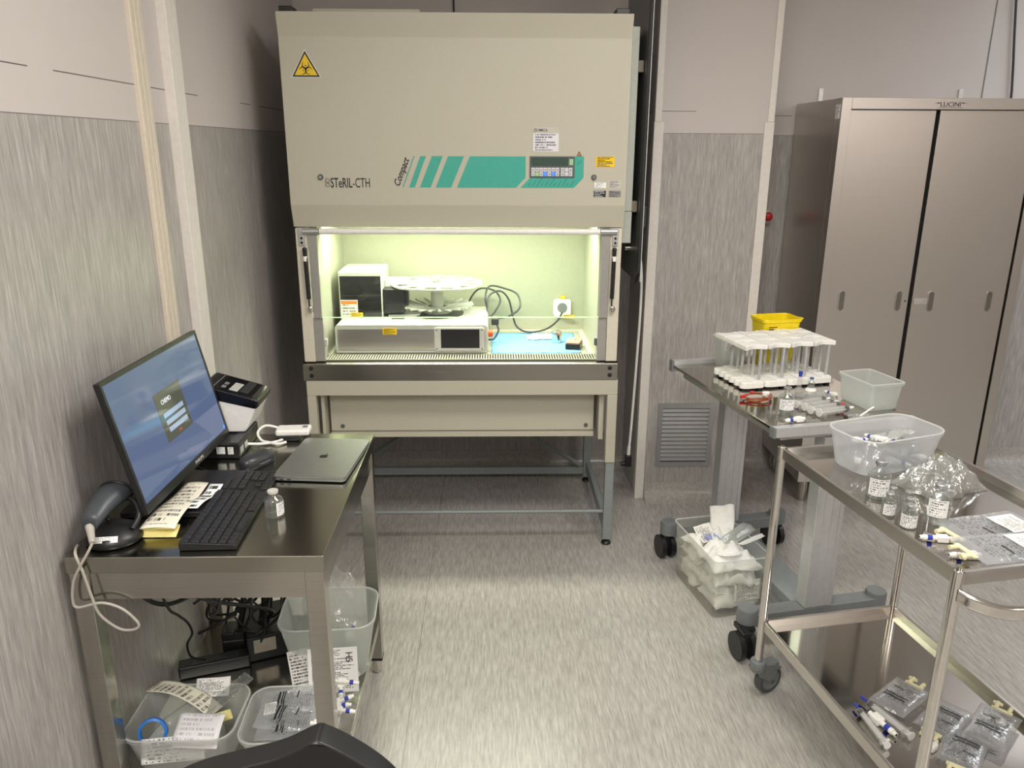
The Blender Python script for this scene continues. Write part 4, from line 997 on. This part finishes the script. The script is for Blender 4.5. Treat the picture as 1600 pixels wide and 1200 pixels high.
for i in range(14):
    c_ = V((-.76 + random.uniform(-.06, .09), 2.10 + random.uniform(-.06, .10), .36 + random.uniform(-.04, .14)))
    a0 = random.uniform(0, 6); rr = random.uniform(.04, .10); nrm = V((random.uniform(-1, 1), random.uniform(-1, 1), random.uniform(-.3, 1))).normalized(); x_ = nrm.orthogonal().normalized(); y_ = nrm.cross(x_)
    P = [tuple(c_ + x_ * rr * math.cos(a0 + k * .9) * (1 + .25 * math.sin(k + i)) + y_ * rr * math.sin(a0 + k * .9) * .7 + V((0, 0, .012 * k - .03))) for k in range(7)]
    P = [(max(-.925, p[0]), min(2.30, p[1]), max(SH + .095, p[2])) for p in P]
    o = obj('power_cable', B().tube(P, random.choice((.003, .0035, .0045)), 6, 5), BLACK)
    tag(o, 'black cable coiled in the tangle above the network box under the table', 'cable', 'coiled black cables under the table')
for i, x in enumerate((-.83, -.785, -.72, -.70, -.66)):
    o = obj('power_cable', B().tube([(x, 2.15, .75), (x + .01, 2.14, .62), (x - .01, 2.12, .50), (x + .015, 2.13, .40), (x, 2.12, SH + .096)], (.004, .010, .012, .004, .005)[i], 8, 5), BLACK)
    tag(o, 'black cable hanging straight down from the table top into the tangle', 'cable', 'hanging black cables under the table')
o = obj('network_cable', B().tube([(-.80, 2.10, .75), (-.80, 2.09, .60), (-.785, 2.08, .50), (-.76, 2.07, .47), (-.72, 2.06, .455)], .004, 8, 5), plain('blue_cable', (0.05, 0.10, 0.22, 1), 0.4)); tag(o, 'dark blue network cable in the tangle under the table', 'cable')

# chair back in the near foreground
t = thing('office_chair', 'black office chair with rounded back in front of the work table', 'chair', (-.29, .62, 0))
out = [(-.46, .885), (-.404, .917), (-.34, .934), (-.285, .949), (-.25, .969), (-.236, .976), (-.226, .972), (-.204, .959), (-.172, .936), (-.143, .908), (-.118, .87), (-.105, .78), (-.125, .60), (-.2, .53), (-.38, .53), (-.46, .58), (-.49, .70), (-.485, .83)]
obj('backrest', B().prism(chaikin(out, 3), -.02, .02, frame((0, .87, 0), (1, 0, 0), (0, 0, 1)), bev=.004), plain('chair_vinyl', (0.012, 0.012, 0.012, 1), 0.36), t, world=True, smooth=50)
obj('back_support', B().box(-.325, -.265, .79, .838, .46, .80, .008).box(-.325, -.265, .60, .838, .43, .46, .006), BLACK, t, world=True)
obj('seat', B().loft([rrect(.40, .40, .08, .455, cx=-.295, cy=.62), rrect(.46, .45, .1, .475, cx=-.295, cy=.62), rrect(.46, .45, .1, .505, cx=-.295, cy=.62), rrect(.40, .39, .1, .525, cx=-.295, cy=.62)]), BLACK, t, world=True)
obj('column', B().cyl((-.295, .62, .09), (-.295, .62, .454), .025), CHROME, t, world=True)
for k in range(5):
    a = 2 * PI * k / 5 + .3; p = (-.295 + .26 * math.cos(a), .62 + .26 * math.sin(a))
    l = obj('leg', B().tube([(-.295, .62, .10), (p[0], p[1], .07)], .018, 8, 1), BLACK, t, world=True)
    obj('castor', B().cyl((p[0] - .012, p[1], .0255), (p[0] + .012, p[1], .0255), .025).cyl((p[0], p[1], .045), (p[0], p[1], .07), .008), BLACK, l, world=True)
# ------------------------------------------------------------------ steel cupboard on the right
t = thing('steel_cupboard', 'tall stainless steel cupboard with two sliding doors against the back wall', 'cupboard', (1.976, 3.82, 0))
cb = t
def U(name, b, m, par=None, **k): return obj(name, b, m, par or cb, world=True, **k)
X0, X1, YF, YR, Z0, Z1 = 1.512, 2.441, 3.570, 4.105, .127, 1.932
U('carcass', B().box(X0, X1, 3.62, YR, Z0, Z1 - .001, .002).box(X0, X0 + .043, YF, 3.6195, Z0, Z1, .001).box(X1 - .043, X1, YF, 3.6195, Z0, Z1, .001).box(X0 + .0435, X1 - .0435, YF, 3.6195, Z1 - .047, Z1, .001).box(X0 + .0435, X1 - .0435, YF, 3.6195, Z0, Z0 + .05, .001), STEELV)
U('door_gap_shade', B().box(X0 + .044, X1 - .044, 3.612, 3.6192, Z0 + .051, Z1 - .048), DARKIN)  # dark sheet in place of the shade between and around the doors
def pill(cx, w, h, zc, n=8):
    P = []
    for k in range(n + 1): a = R(180 * k / n); P.append((cx + w / 2 * math.cos(a), zc + h / 2 - w / 2 + w / 2 * math.sin(a)))
    for k in range(n + 1): a = R(180 + 180 * k / n); P.append((cx + w / 2 * math.cos(a), zc - h / 2 + w / 2 + w / 2 * math.sin(a)))
    return P
for x0, x1, yf, hx in ((X0 + .046, 1.944, 3.594, (1.628, 1.897)), (1.955, 2.392, 3.580, (2.043, 2.318))):
    d = U('sliding_door', B().box(x0, x1, yf, yf + .014, Z0 + .055, Z1 - .050, .002), STEELV)
    FD = frame((0, yf - .0003, 0), (1, 0, 0), (0, 0, 1))
    for x in hx:
        h = U('recessed_handle', B().ring(pill(x, .030, .100, 1.036), pill(x, .023, .092, 1.036), 0, .003, FD), CHROME, d)
        secs = [[(p[0], p[1], .0012 - dz) for p in pill(x, .023 * k, .092 * (.3 + .7 * k), 1.036)] for k, dz in ((1, 0), (.8, .0002), (.4, .0004))]
        U('handle_cup', B().loft(secs, cap0=False, M=FD), plain('cup_steel', (0.30, 0.28, 0.26, 1), 0.2, 1.0), h)
    if x0 > 1.95: U('lock_plate', B().box(1.962, 2.026, yf - .003, yf - .0003, 1.022, 1.050, .001), plain('zinc_plate', (0.66, 0.64, 0.61, 1), 0.4, 0.9), d)
    else: U('lock_hole', B().cyl((1.930, yf - .0002, 1.036), (1.930, yf - .001, 1.036), .004), BLACK, d)
for x in (X0 + .056, X1 - .056):
    for y in (3.64, 4.04):
        U('leg', B().cyl((x, y, .0004), (x, y, .045), .0245, n=20).cyl((x, y, .0452), (x, y, .1265), .028, n=20), STEEL)
U('side_sticker', B().panel(frame((X0, 0, 0), (0, -1, 0), (0, 0, 1)), -3.63, -3.585, 1.845, 1.905), PRINTL)
text('lettering', 'LUCINI', .026, INK, cb, frame((1.944, YF - .0006, 1.897), (1, 0, 0), (0, 0, 1)), width=.088)
U('emblem', B().prism([(1.915, 1.9105), (1.94, 1.914), (1.94, 1.909)], 0, .0005, frame((0, YF - .0002, 0), (1, 0, 0), (0, 0, 1))).prism([(2.062, 1.9105), (2.037, 1.914), (2.037, 1.909)], 0, .0005, frame((0, YF - .0002, 0), (1, 0, 0), (0, 0, 1))).box(1.935, 2.045, YF - .0008, YF - .0002, 1.892, 1.8935), INK)
for x in (1.63, 2.335):
    U('wall_bracket', B().box(x - .011, x + .011, 4.114, 4.1185, 1.90, 2.006, .001).box(x - .011, x + .011, 4.06, 4.1185, 1.9322, 1.9362), plain('bracket_zinc', (0.75, 0.75, 0.74, 1), 0.35, 0.6))

# ------------------------------------------------------------------ height-adjustable table
t = thing('adjustable_table', 'steel-topped height-adjustable table on grey columns with black castors', 'table', (1.082, 2.80, 0), R(11.5))
mt_ = t
b = B().box(-.266, .266, -.374, .384, .846, TZ, .0012); obj('table_top', b, STEELM, t)
obj('front_rail', B().box(-.258, .266, -.402, -.3745, .822, .8565, .002), ALUW, t)
obj('rear_rail', B().box(-.262, .266, .3845, .412, .828, .874, .002), ALUW, t)
obj('end_cap', B().box(-.266, -.2585, -.403, -.3735, .821, .8568, .001), GREYP, t)
obj('end_cap', B().box(-.272, -.2625, .3835, .413, .827, .875, .001), GREYP, t)
obj('under_frame', B().box(-.22, -.19, -.37, .38, .80, .845, .002).box(.19, .22, -.37, .38, .80, .845, .002), ALU, t)
for y in (.335, -.345):
    b = B().box(-.055, .055, y - .03, y + .03, .148, .80, .004)
    for x in (-.045, -.02, .012, .04): b.box(x - .004, x + .004, y - .0325, y - .0295, .15, .80, .001)
    obj('column', b, ALUW, t)
    obj('column_head', B().box(-.2, .2, y - .025, y + .025, .8005, .845, .002), ALU, t)
    obj('base_bar', B().box(-.25, .25, y - .03, y + .03, .098, .1475, .003), GREYP, t)
    for x in (-.26, .26):
        c = obj('castor', B().lathe([(0, .165), (.034, .165), (.037, .160), (.037, .110), (.012, .105), (.012, .07), (0, .07)], 24, T(x, y, 0)), GREYP, t)
        wv = B()
        ox, oy = (x - .035, y - .05) if (x < 0 and y < 0) else (x - .012, y)
        for s in (-1, 1): wv.cyl((ox + s * .012, oy, .0505), (ox + s * .032, oy, .0505), .05, n=26)
        wv.box(ox - .018, ox + .018, oy - .024, oy + .024, .045, .109, .006)
        wv.box(min(x, ox) - .01, x + .01, oy, y + .01, .09, .1095, .003)
        obj('wheel', wv, BLACK, c)
obj('base_beam', B().box(-.062, .062, -.3145, .3045, .099, .140, .004), plain('grey_beam', rgb(142, 148, 150), 0.35), t)

# vial carriers: four across, three deep
def carrier(name):
    t = thing(name, 'x', 'vial carrier')
    P = []
    for cy in (.0195, .0585):
        for k in range(9): a = R(270 - 180 * k / 8); P.append((.0185 + .018 * math.cos(a) * 1.0, cy + .018 * math.sin(a)))
    P = [(.090, 0), ] + P[0:0] + [(.0185, .0)] + P + [(.0185, .077), (.090, .077)]
    obj('base', B().prism(P[::-1], .006, .030, bev=.003).box(.044, .088, .004, .073, .030, .034, .002), WHITE, t)
    obj('rubber_foot', B().box(.070, .088, .006, .022, 0, .0058).box(.070, .088, .055, .071, 0, .0058).box(.006, .02, .030, .046, 0, .0058), BLACK, t)
    for y in (.016, .060): obj('post', B().cyl((.074, y, .0342), (.074, y, .1525), .006, n=14), ALUW, t)
    Q = []
    for k in range(13): u = k / 12; Q.append((.001 + .090 * u, .001 + .017 * math.sin(PI * u) ** 1.5))
    for k in range(13): u = 1 - k / 12; Q.append((.001 + .090 * u, .0765 - .017 * math.sin(PI * u) ** 1.5))
    obj('top_plate', B().prism(Q, .153, .1705, bev=.0025), WHITE, t)
    return t
c0 = carrier('vial_carrier')
rows = ('front', 'middle', 'back'); cs = ('leftmost', 'second from the left', 'third from the left', 'rightmost')
ra = R(13.5)
for j in range(3):
    for i in range(4):
        c = c0 if (i, j) == (0, 0) else copy_tree(c0)
        x = .0965 * i; y = .0795 * j
        c.location = (.918 + x * math.cos(ra) - y * math.sin(ra) * .9, 2.752 + x * math.sin(ra) + y * math.cos(ra), TZ + .0006); c.rotation_euler.z = ra
        c['label'] = 'white two-post vial carrier in the %s row, %s' % (rows[j], cs[i]); c['group'] = 'white vial carriers on the steel table'

# things on the adjustable table
t = tub('sharps_container', 'open yellow sharps container behind the white vial carriers', (1.148, 3.105, TZ + .0006), R(11.5), .165, .118, .205, .018, .02, YELB)
t['category'] = 'sharps container'
for ch in t.children:
    if ch.name.startswith('rim'): ch.data.materials[0] = YELB
obj('handle_tab', B().box(.084, .118, -.012, .012, .192, .200, .003), YELB, t)
obj('printed_label', B().panel(frame((-.04, -.0578, .128), (1, 0, 0), (0, -.085, 1)), -.03, .025, 0, .055), PRINTB, t)
t = tub('plastic_tub', 'clear tub with small label at the back left corner of the adjustable table', (.968, 3.088, TZ + .0006), R(11.5), .125, .10, .13, .012, .025, MILKYD)
obj('label', B().panel(frame((-.043, -.048, .085), (1, 0, 0), (0, -.06, 1)), -.008, .03, 0, .035), PRINTL, t)
obj('orange_mark', B().panel(frame((-.043, -.0492, .085), (1, 0, 0), (0, -.06, 1)), .014, .024, .002, .014), ORANGE, t)
t = thing('coiled_tubing', 'brown tubing coil with red clamps in front of the vial carriers', 'tubing', (.945, 2.66, TZ + .0006), .2)
obj('tube', B().tube([(.052 * math.cos(a) , .036 * math.sin(a), .003 + .0005 * i) for i, a in enumerate([R(200 + 22 * k) for k in range(26)])], .0026, 8, 3).tube([(-.05, .0, .012), (-.02, .012, .018), (.03, .016, .015), (.045, .006, .012)], .0024, 8, 4), BROWN, t)
obj('clamp', B().box(-.066, -.046, -.002, .010, .006, .017, .003), RED, t)
obj('clamp', B().box(-.018, -.004, .014, .026, .012, .024, .003), RED, t)
obj('connector', B().box(.026, .052, .004, .018, .008, .022, .003), WHITE, t)
vial('vial', 'large labelled vial of clear liquid standing before the syringes', (.985, 2.492, TZ + .0006), .0265, .098, .55, ALU, 1, nk=.38, lab_deg=(-70, 55), lab_z=(.22, .60))
t = vial('vial', 'small clear vial upside down on a blue and white adaptor before the carriers', (1.178, 2.762, TZ + .0006), .0125, .05, .4, plain('blue_cap', rgb(70, 80, 140), 0.35))
obj('adaptor_base', B().lathe([(0, 0), (.021, 0), (.019, .006), (.0135, .008), (.0135, -.0002 + .013), (.0129, .013), (.0129, .004), (0, .004)], 20), WHITE, t)
t = thing('transfer_spike', 'upright clear spike with dark blue cap before the white carriers', 'spike', (1.128, 2.748, TZ + .0006))
obj('body', B().cyl((0, 0, 0), (0, 0, .012), .014).cyl((0, 0, .0122), (0, 0, .058), .0085, .0075), CLEARP, t)
obj('cap', B().cyl((0, 0, .0582), (0, 0, .068), .0055, .007).cyl((0, 0, .0682), (0, 0, .078), .007), BLUE, t)
o = slip('blister_pack', 'flat clear blister pack lying behind the syringes', 'blister pack', (1.165, 2.685, TZ + .004), R(14), .13, .06, POUCH, (0, 0), .0, 31, wav=.004)
connector('luer_connector', 'blue and white connector lying by the corner of the empty tub', (1.232, 2.71, TZ + .0006), R(120), None, 0, 1.0)
def syringe(name, label, loc, rz, L=.17, r=.0145, group=None, tipm=None, out=.02, ring=False):
    t = thing(name, label, 'syringe', loc, rz, group)
    z = r + .0035
    obj('barrel', B().lathe([(r * .92, 0), (r, .001), (r, L * .80), (r * .5, L * .83), (r * .28, L * .84), (r * .24, L * .90), (0, L * .90)], 22, Matrix.Translation((0, 0, z)) @ Matrix.Rotation(R(90), 4, 'Y')), CLEARP, t)
    obj('flange', B().box(-.002, .0015, -r * 1.5, r * 1.5, z - r * 1.05, z + r * 1.05, .001), CLEARP, t)
    obj('plunger', B().box(-out, L * .72, -.0012, .0012, z - r * .72, z + r * .72).box(-out, L * .72, -r * .72, r * .72, z - .0012, z + .0012).cyl((-out - .003, 0, z), (-out, 0, z), r * 1.02, n=22), MILKYP, t)
    obj('stopper', B().cyl((L * .725, 0, z), (L * .795, 0, z), r * .93, r * .80, n=22), BLACK, t)
    obj('tip_cap', B().cyl((L * .86, 0, z), (L * .96, 0, z), r * .36).cyl((L * .962, 0, z), (L * 1.0, 0, z), r * .30), tipm or WHITE, t)
    obj('graduations', B().sheet(lambda u, v: (L * (.12 + .6 * u), -(r + .0004) * math.cos(R(20 + 40 * v)), z + (r + .0004) * math.sin(R(20 + 40 * v))), 16, 4), GRAD, t)
    return t
MILKYP = film('plunger_plastic', (0.97, .97, .97, 1), (0.95, 0.95, 0.93, 1), 0.62, 0.05, 0.2, 0.2)
tg2 = NT('graduation'); tg2.n.remove(tg2.bsdf); u_, v_, _ = tg2.xyz(tg2.coord('UV'))
kk = tg2.math('MULTIPLY', tg2.math('LESS_THAN', tg2.math('FRACT', tg2.math('MULTIPLY', u_, 12.0)), .2), tg2.math('LESS_THAN', v_, .5))
a_ = tg2.add('ShaderNodeBsdfTransparent'); d_ = tg2.add('ShaderNodeBsdfDiffuse'); d_.inputs[0].default_value = rgb(60, 60, 60)
ms = tg2.add('ShaderNodeMixShader'); tg2.put(ms.inputs[0], tg2.math('MULTIPLY', kk, .8)); tg2.l.new(a_.outputs[0], ms.inputs[1]); tg2.l.new(d_.outputs[0], ms.inputs[2]); tg2.l.new(ms.outputs[0], tg2.out.inputs[0])
GRAD = tg2.m
sl = ('frontmost', 'second from the front', 'third from the front', 'rearmost')
for i in range(4):
    syringe('syringe', 'large clear syringe, %s of the row on the adjustable table' % sl[i], (1.098 - .0125 * i, 2.462 + .0315 * i, TZ + .0006), R(21 + (i % 2) * 2), .135, .0142, 'large syringes beside the labelled vial', RED if i == 1 else WHITE, .012 + .006 * (i % 2))
connector('luer_connector', 'white connector with blue band at the front edge of the adjustable table', (.985, 2.412, TZ + .0006), R(196), None, 0, 1.35)
o = slip('torn_wrapper', 'torn foil and paper wrapper at the front of the adjustable table', 'wrapper', (1.225, 2.452, TZ + .007), R(20), .085, .035, POUCH, (0, 0), .003, 33, wav=.008)
o = obj('swab_stick', B().tube([(1.225, 2.455, TZ + .006), (1.262, 2.478, TZ + .018), (1.285, 2.49, TZ + .026)], .0032, 8, 2), PAPER); tag(o, 'rolled white paper strip leaning against the empty tub', 'paper')
tub('plastic_tub', 'empty milky rectangular tub at the right corner of the adjustable table', (1.318, 2.60, TZ + .0006), R(14), .128, .175, .098, .008, .014, MILKYD)

# ------------------------------------------------------------------ tub of wrappers on the floor
BR = R(11.5)
t = tub('storage_bin', 'clear deep bin full of white wrappers on the floor under the adjustable table', (.895, 2.775, .0006), BR, .225, .365, .245, .012, .02, film('bin_plastic', (0.97, 0.975, 0.96, 1), (0.92, 0.92, 0.86, 1), 0.085, 0.05, 0.3, 0.1), cat='bin')
def lb(x, y, z): q = V((x, y, 0)); q.rotate(Matrix.Rotation(BR, 3, 'Z')); return (.895 + q.x, 2.775 + q.y, z)
random.seed(21)
spots = [(0, .08, .02, .185, .17), (.0, -.085, .02, .185, .16), (.0, .0, .07, .19, .30), (-.005, .08, .12, .185, .16), (.005, -.085, .11, .185, .16)]
for i, (x, y, z, w_, d_) in enumerate(spots):
    o = obj('wrapper', B().sheet(crump(w_, d_, .10, 40 + i, f=4.5), 20, 18), TISSUE if i != 3 else PAPER, solid=.0006, loc=lb(x, y, z), rz=BR + random.uniform(-.15, .15))
    tag(o, 'crumpled white wrapper packed down inside the floor bin', 'wrapper', 'wrappers packed in the floor bin')
slip('leaflet', 'printed white leaflet on the left of the heap in the floor bin', 'leaflet', lb(-.035, .055, .238), BR + .15, .075, .085, PRINT, (R(24), R(-8)), .006, 41)
slip('wrapper', 'large white paper wrapper sticking up at the back of the floor bin', 'wrapper', lb(.055, .10, .245), BR - .5, .10, .17, TISSUE, (R(28), R(-18)), .02, 42, wav=.015)
slip('wrapper', 'torn white wrapper lying over the right rim of the floor bin', 'wrapper', lb(.075, .0, .253), BR - 1.0, .06, .20, WRAP, (R(4), R(10)), -.006, 43, wav=.012)
slip('wrapper', 'narrow white wrapper end poking past the trolley leg from the floor bin', 'wrapper', lb(.10, -.06, .253), BR - 1.3, .025, .12, TISSUE, (R(6), 0), .004, 44, wav=.008)
slip('wrapper', 'white wrapper corner drooping at the front of the floor bin', 'wrapper', lb(-.02, -.11, .232), BR + .8, .06, .09, TISSUE, (R(-18), R(12)), .006, 45, wav=.01)
slip('leaflet', 'printed leaflet pressed against the inside front of the floor bin', 'leaflet', lb(.04, -.163, .10), BR, .11, .085, PRINT, (R(84), 0), .0, 46, wav=.002)
o = obj('wrapper', B().sheet(crump(.20, .30, .075, 52, f=4), 24, 24), TISSUE, solid=.0006, loc=lb(.0, -.01, .175), rz=BR); tag(o, 'crumpled clear and white wrappers heaped at the top of the floor bin', 'wrapper')
o = obj('blue_wrap', B().sheet(crump(.06, .05, .02, 57), 10, 10), plain('lilac_wrap', rgb(150, 156, 200), 0.5), solid=.0006, loc=lb(-.02, .03, .225), rz=.4); tag(o, 'small bluish wrapper beside the leaflet in the floor bin', 'wrapper')

# ------------------------------------------------------------------ trolley
TR = R(9.6)
t = thing('trolley', 'two-tier stainless steel trolley with tube frame in the right foreground', 'trolley', (.852, 2.15, 0), TR)
LX, LY, ZD, ZS = .465, -.722, .850, .262
def deck(zd, zr, nm):
    obj(nm, B().box(.004, LX - .004, LY + .004, -.004, zd - .005, zd, .0015), STEELM, t)
    b = B(); th = .009
    b.box(-.002, .0 + th, LY + .014, -.014, zr - .034, zr, .002); b.box(LX - th, LX + .002, LY + .014, -.014, zr - .034, zr, .002)
    b.box(.014, LX - .014, -th, .002, zr - .034, zr, .002); b.box(.014, LX - .014, LY - .002, LY + th, zr - .034, zr, .002)
    obj(nm + '_rim', b, STEELV, t)
deck(ZD, .872, 'top_deck'); deck(ZS, .286, 'lower_shelf')
for x in (0, LX):
    for y in (0, LY):
        obj('post', B().lathe([(0, .128), (.0128, .128), (.0128, .874), (.0108, .876), (.0105, .868), (0, .868)], 20, T(x, y, 0)), CHROME, t)
        da = R(18) if (x == 0 and y == 0) else R(-140)
        dx, dy = .034 * math.cos(da), .034 * math.sin(da)
        nx_, ny_ = -math.sin(da), math.cos(da)
        fk = B().lathe([(0, .135), (.024, .135), (.026, .128), (.026, .105), (.018, .095), (0, .095)], 22, T(x, y, 0))
        for s in (-1, 1):
            P = [(-.026, .118), (.02, .122), (.072, .106), (.092, .088), (.07, .086), (.064, .052), (.052, .042), (.040, .048), (-.006, .085)]
            fk.prism(P, -.0025, .0025, T(x, y, 0, da) @ frame((0, s * .0185, 0), (1, 0, 0), (0, 0, 1)), bev=.0012)
        fk.box(-.02, .080, -.0185, .0185, .1015, .114, .004, M=T(x, y, 0, da))
        c = obj('castor', fk, GREYP, t)
        M_ = T(x, y, 0, da) @ frame((.052, 0, .0505), (1, 0, 0), (0, 0, 1))
        obj('tyre', B().lathe([(.036, -.014), (.047, -.014), (.050, -.009), (.050, .009), (.047, .014), (.036, .014)], 36, M_, closed=True), plain('grey_tyre', rgb(76, 80, 82), 0.5), c)
        obj('wheel_hub', B().lathe([(0, -.013), (.030, -.011), (.0355, -.014), (.0355, .014), (.030, .011), (0, .013)], 30, M_), GREYP, c)
        obj('axle_bolt', B().lathe([(0, -.0225), (.007, -.0225), (.007, .0225), (0, .0225)], 12, M_), GREYD, c)
HP = [(0, LY - .012, .822), (.012, LY - .035, .818), (.05, LY - .066, .812), (.11, LY - .08, .810), (.23, LY - .084, .810), (.355, LY - .08, .810), (.415, LY - .066, .812), (.453, LY - .035, .818), (LX, LY - .012, .822)]
hb = B(); secs = []; HQ = [V(p) for p in HP]
for i in range(len(HQ) - 1):
    a, b_, c, d = HQ[max(i - 1, 0)], HQ[i], HQ[i + 1], HQ[min(i + 2, len(HQ) - 1)]
    for k in range(6):
        u = k / 6; p = .5 * (2 * b_ + (c - a) * u + (2 * a - 5 * b_ + 4 * c - d) * u * u + (3 * b_ - a - 3 * c + d) * u ** 3)
        q = .5 * ((c - a) + 2 * (2 * a - 5 * b_ + 4 * c - d) * u + 3 * (3 * b_ - a - 3 * c + d) * u * u)
        if q.length < 1e-5: q = c - b_
        n_ = V((q.y, -q.x, 0)).normalized()
        secs.append([tuple(p + n_ * r_[0] + V((0, 0, r_[1]))) for r_ in rrect(.014, .032, .0068, n=4, flat=True)])
hb.loft(secs)
obj('push_handle', hb, CHROME, t)

ZT1 = ZD + .0006; ZT2 = ZS + .0006
t = tub('plastic_tub', 'milky tub of bagged connectors at the back of the trolley top', (1.118, 2.078, ZT1), R(19), .292, .178, .108, .016, .055, film('tub_milk', (0.95, 0.96, 0.97, 1), (0.95, 0.96, 0.97, 1), 0.30, 0.05, 0.25, 0.16), rim=.006)
o = obj('clear_bag', B().sheet(crump(.22, .12, .07, 61), 24, 18), POUCH, solid=.0005, loc=(1.12, 2.075, ZT1 + .012), rz=R(19)); tag(o, 'crumpled clear bags inside the milky tub on the trolley', 'bag')
o = obj('clear_bag', B().sheet(lambda u, v: (1.13 + (u - .5) * .12, 2.09 + (v - .5) * .08, ZT1 + .06 + .05 * u * (1 - .5 * v) + .012 * noise.noise(V((u * 5, v * 5, 3)))), 16, 12), WRAP, solid=.0005); tag(o, 'white crumpled bag sticking up inside the milky tub on the trolley', 'bag')
for i, (x, y, z, rz_, l_) in enumerate(((1.045, 2.075, .066, 30, 'lilac'), (1.085, 2.085, .070, 100, 'white'), (1.125, 2.07, .066, 10, 'dark'), (1.03, 2.04, .02, 60, 'blue'), (1.20, 2.06, .02, 130, 'pale'), (1.14, 2.03, .015, -20, 'grey'))):
    connector('luer_connector', 'blue-banded connector among the bags in the milky tub on the trolley', (x, y, ZT1 + z), R(rz_), 'connectors inside the trolley tub', R(10), 1.2)
vial('vial', 'tall labelled vial of clear liquid on the trolley before the milky tub', (1.000, 1.858, ZT1), .028, .100, .55, ALU, 1, nk=.40, lab_deg=(-75, 40), lab_z=(.1, .56), rz=.0)
vial('vial', 'large empty clear vial with white label before the crumpled bag on the trolley', (1.076, 1.712, ZT1), .0295, .100, 0, ALU, 1, nk=.38, lab_deg=(-75, 15), lab_z=(.22, .66))
vial('vial', 'small vial of white powder with square dark code before the tall vial', (.974, 1.747, ZT1), .0165, .060, .5, ALU, 1, lab_deg=(-65, 75), lab_z=(.1, .58))
vial('vial', 'small clear vial just behind the powder vial on the trolley', (1.004, 1.790, ZT1), .0150, .056, 0, ALU)
vial('vial', 'small white-labelled vial, front of three in line at the trolley edge', (.994, 1.685, ZT1), .0182, .058, .5, ALU, 1, lab_deg=(-100, 80), lab_z=(.06, .62))
vial('vial', 'small vial, middle of three in line at the trolley edge', (1.013, 1.725, ZT1), .0165, .056, .4, ALU)
vial('vial', 'small vial, rear of three in line at the trolley edge', (1.032, 1.765, ZT1), .0165, .056, .4, ALU)
def lump(u, v):
    x = (u - .5) * .215; y = (v - .5) * .155; e = 1 - .35 * abs(noise.noise(V((math.atan2(y, x) * 1.2, 3.3, 0)))); q = max(0, (1 - (2 * u - 1) ** 2) * (1 - (2 * v - 1) ** 2))
    fold = 1 - abs(noise.noise(V((u * 4.5, v * 4.5, 8)))) * 1.7
    return (x * e, y * e, .002 + .085 * q ** .75 * (.45 + .65 * fold) + .012 * noise.noise(V((u * 11, v * 11, 2))) * q ** .3)
o = obj('crumpled_bag', B().sheet(lump, 40, 32), film('crumpled_clear', (0.95, 0.96, 0.95, 1), (0.88, 0.89, 0.86, 1), 0.15, 0.16, 0.6, 0.05, 0.8, 38), smooth=22, solid=.0005, loc=(1.192, 1.912, ZT1), rz=R(25)); tag(o, 'crumpled clear plastic bag on the trolley top', 'bag')
for (x, y, rz_, r_) in ((1.125, 1.925, 60, .020), (1.185, 1.865, -20, .018)):
    v_ = vial('vial', 'clear vial lying inside the crumpled bag, nearer the %s' % ('milky tub' if y > 1.9 else 'empty vial'), (x, y, ZT1 + r_ * 1.35 + .002), r_, .06, 0, ALU); v_.rotation_euler = (R(90), 0, R(rz_))
t = thing('needle', 'red-capped needle at the far right edge of the trolley top', 'needle', (1.292, 2.02, ZT1), R(-68))
obj('hub', B().cyl((0, 0, .0065), (.014, 0, .0065), .0062), RED, t)
obj('sheath', B().cyl((.0142, 0, .0065), (.056, 0, .0058), .0045, .0036), CLEARP, t)
bag('infusion_bag', 'flat infusion bag with white label, rear one on the trolley top', (1.185, 1.660, ZT1 + .001), R(104), .135, .235, .010, 71, BAGF, 'infusion bags on the trolley top', True, (.2, .8, .10, .42), bold=True)
bag('infusion_bag', 'flat infusion bag with white label, front one by the trolley handle', (1.160, 1.548, ZT1 + .013), R(98), .125, .235, .010, 72, BAGF, 'infusion bags on the trolley top', True, (.15, .85, .10, .46), bold=True)
connector('luer_connector', 'white connector at the trolley edge, rear of the two beside the bags', (1.018, 1.612, ZT1), R(170), None, 0, 1.25)
connector('luer_connector', 'white connector at the trolley corner post, front of the two beside the bags', (1.040, 1.532, ZT1), R(178), None, 0, 1.25)

# lower shelf
syringe('syringe', 'clear capped syringe nearest the rim of the trolley lower shelf', (.990, 1.625, ZT2), R(95), .145, .0095, None, BLUE, .012)
syringe('syringe', 'clear capped syringe beside the left bag on the trolley lower shelf', (1.062, 1.655, ZT2), R(112), .15, .0115, None, BLUE, .014)
connector('luer_connector', 'white connector lying between the two syringes on the lower shelf', (1.020, 1.690, ZT2), R(-70), None, 0, 1.6)
bag('infusion_bag', 'infusion bag with cream hanger beside the syringes on the lower shelf', (1.108, 1.782, ZT2 + .012), R(-54), .096, .155, .020, 81, BAGF, 'infusion bags on the lower shelf')
bag('infusion_bag', 'infusion bag with cream hanger at the right of the lower shelf', (1.292, 1.665, ZT2 + .012), R(-47), .098, .165, .020, 82, BAGF, 'infusion bags on the lower shelf')
bag('infusion_bag', 'infusion bag pointing forward behind the front post on the lower shelf', (1.192, 1.712, ZT2 + .001), R(130), .096, .155, .014, 83, BAGF, 'infusion bags on the lower shelf')
bag('infusion_bag', 'front infusion bag pointing forward beside the front post on the lower shelf', (1.180, 1.600, ZT2 + .002), R(140), .096, .15, .014, 84, BAGF, 'infusion bags on the lower shelf')
connector('luer_connector', 'white connector by the front post on the lower shelf', (1.090, 1.600, ZT2), R(215), None, 0, 1.3)
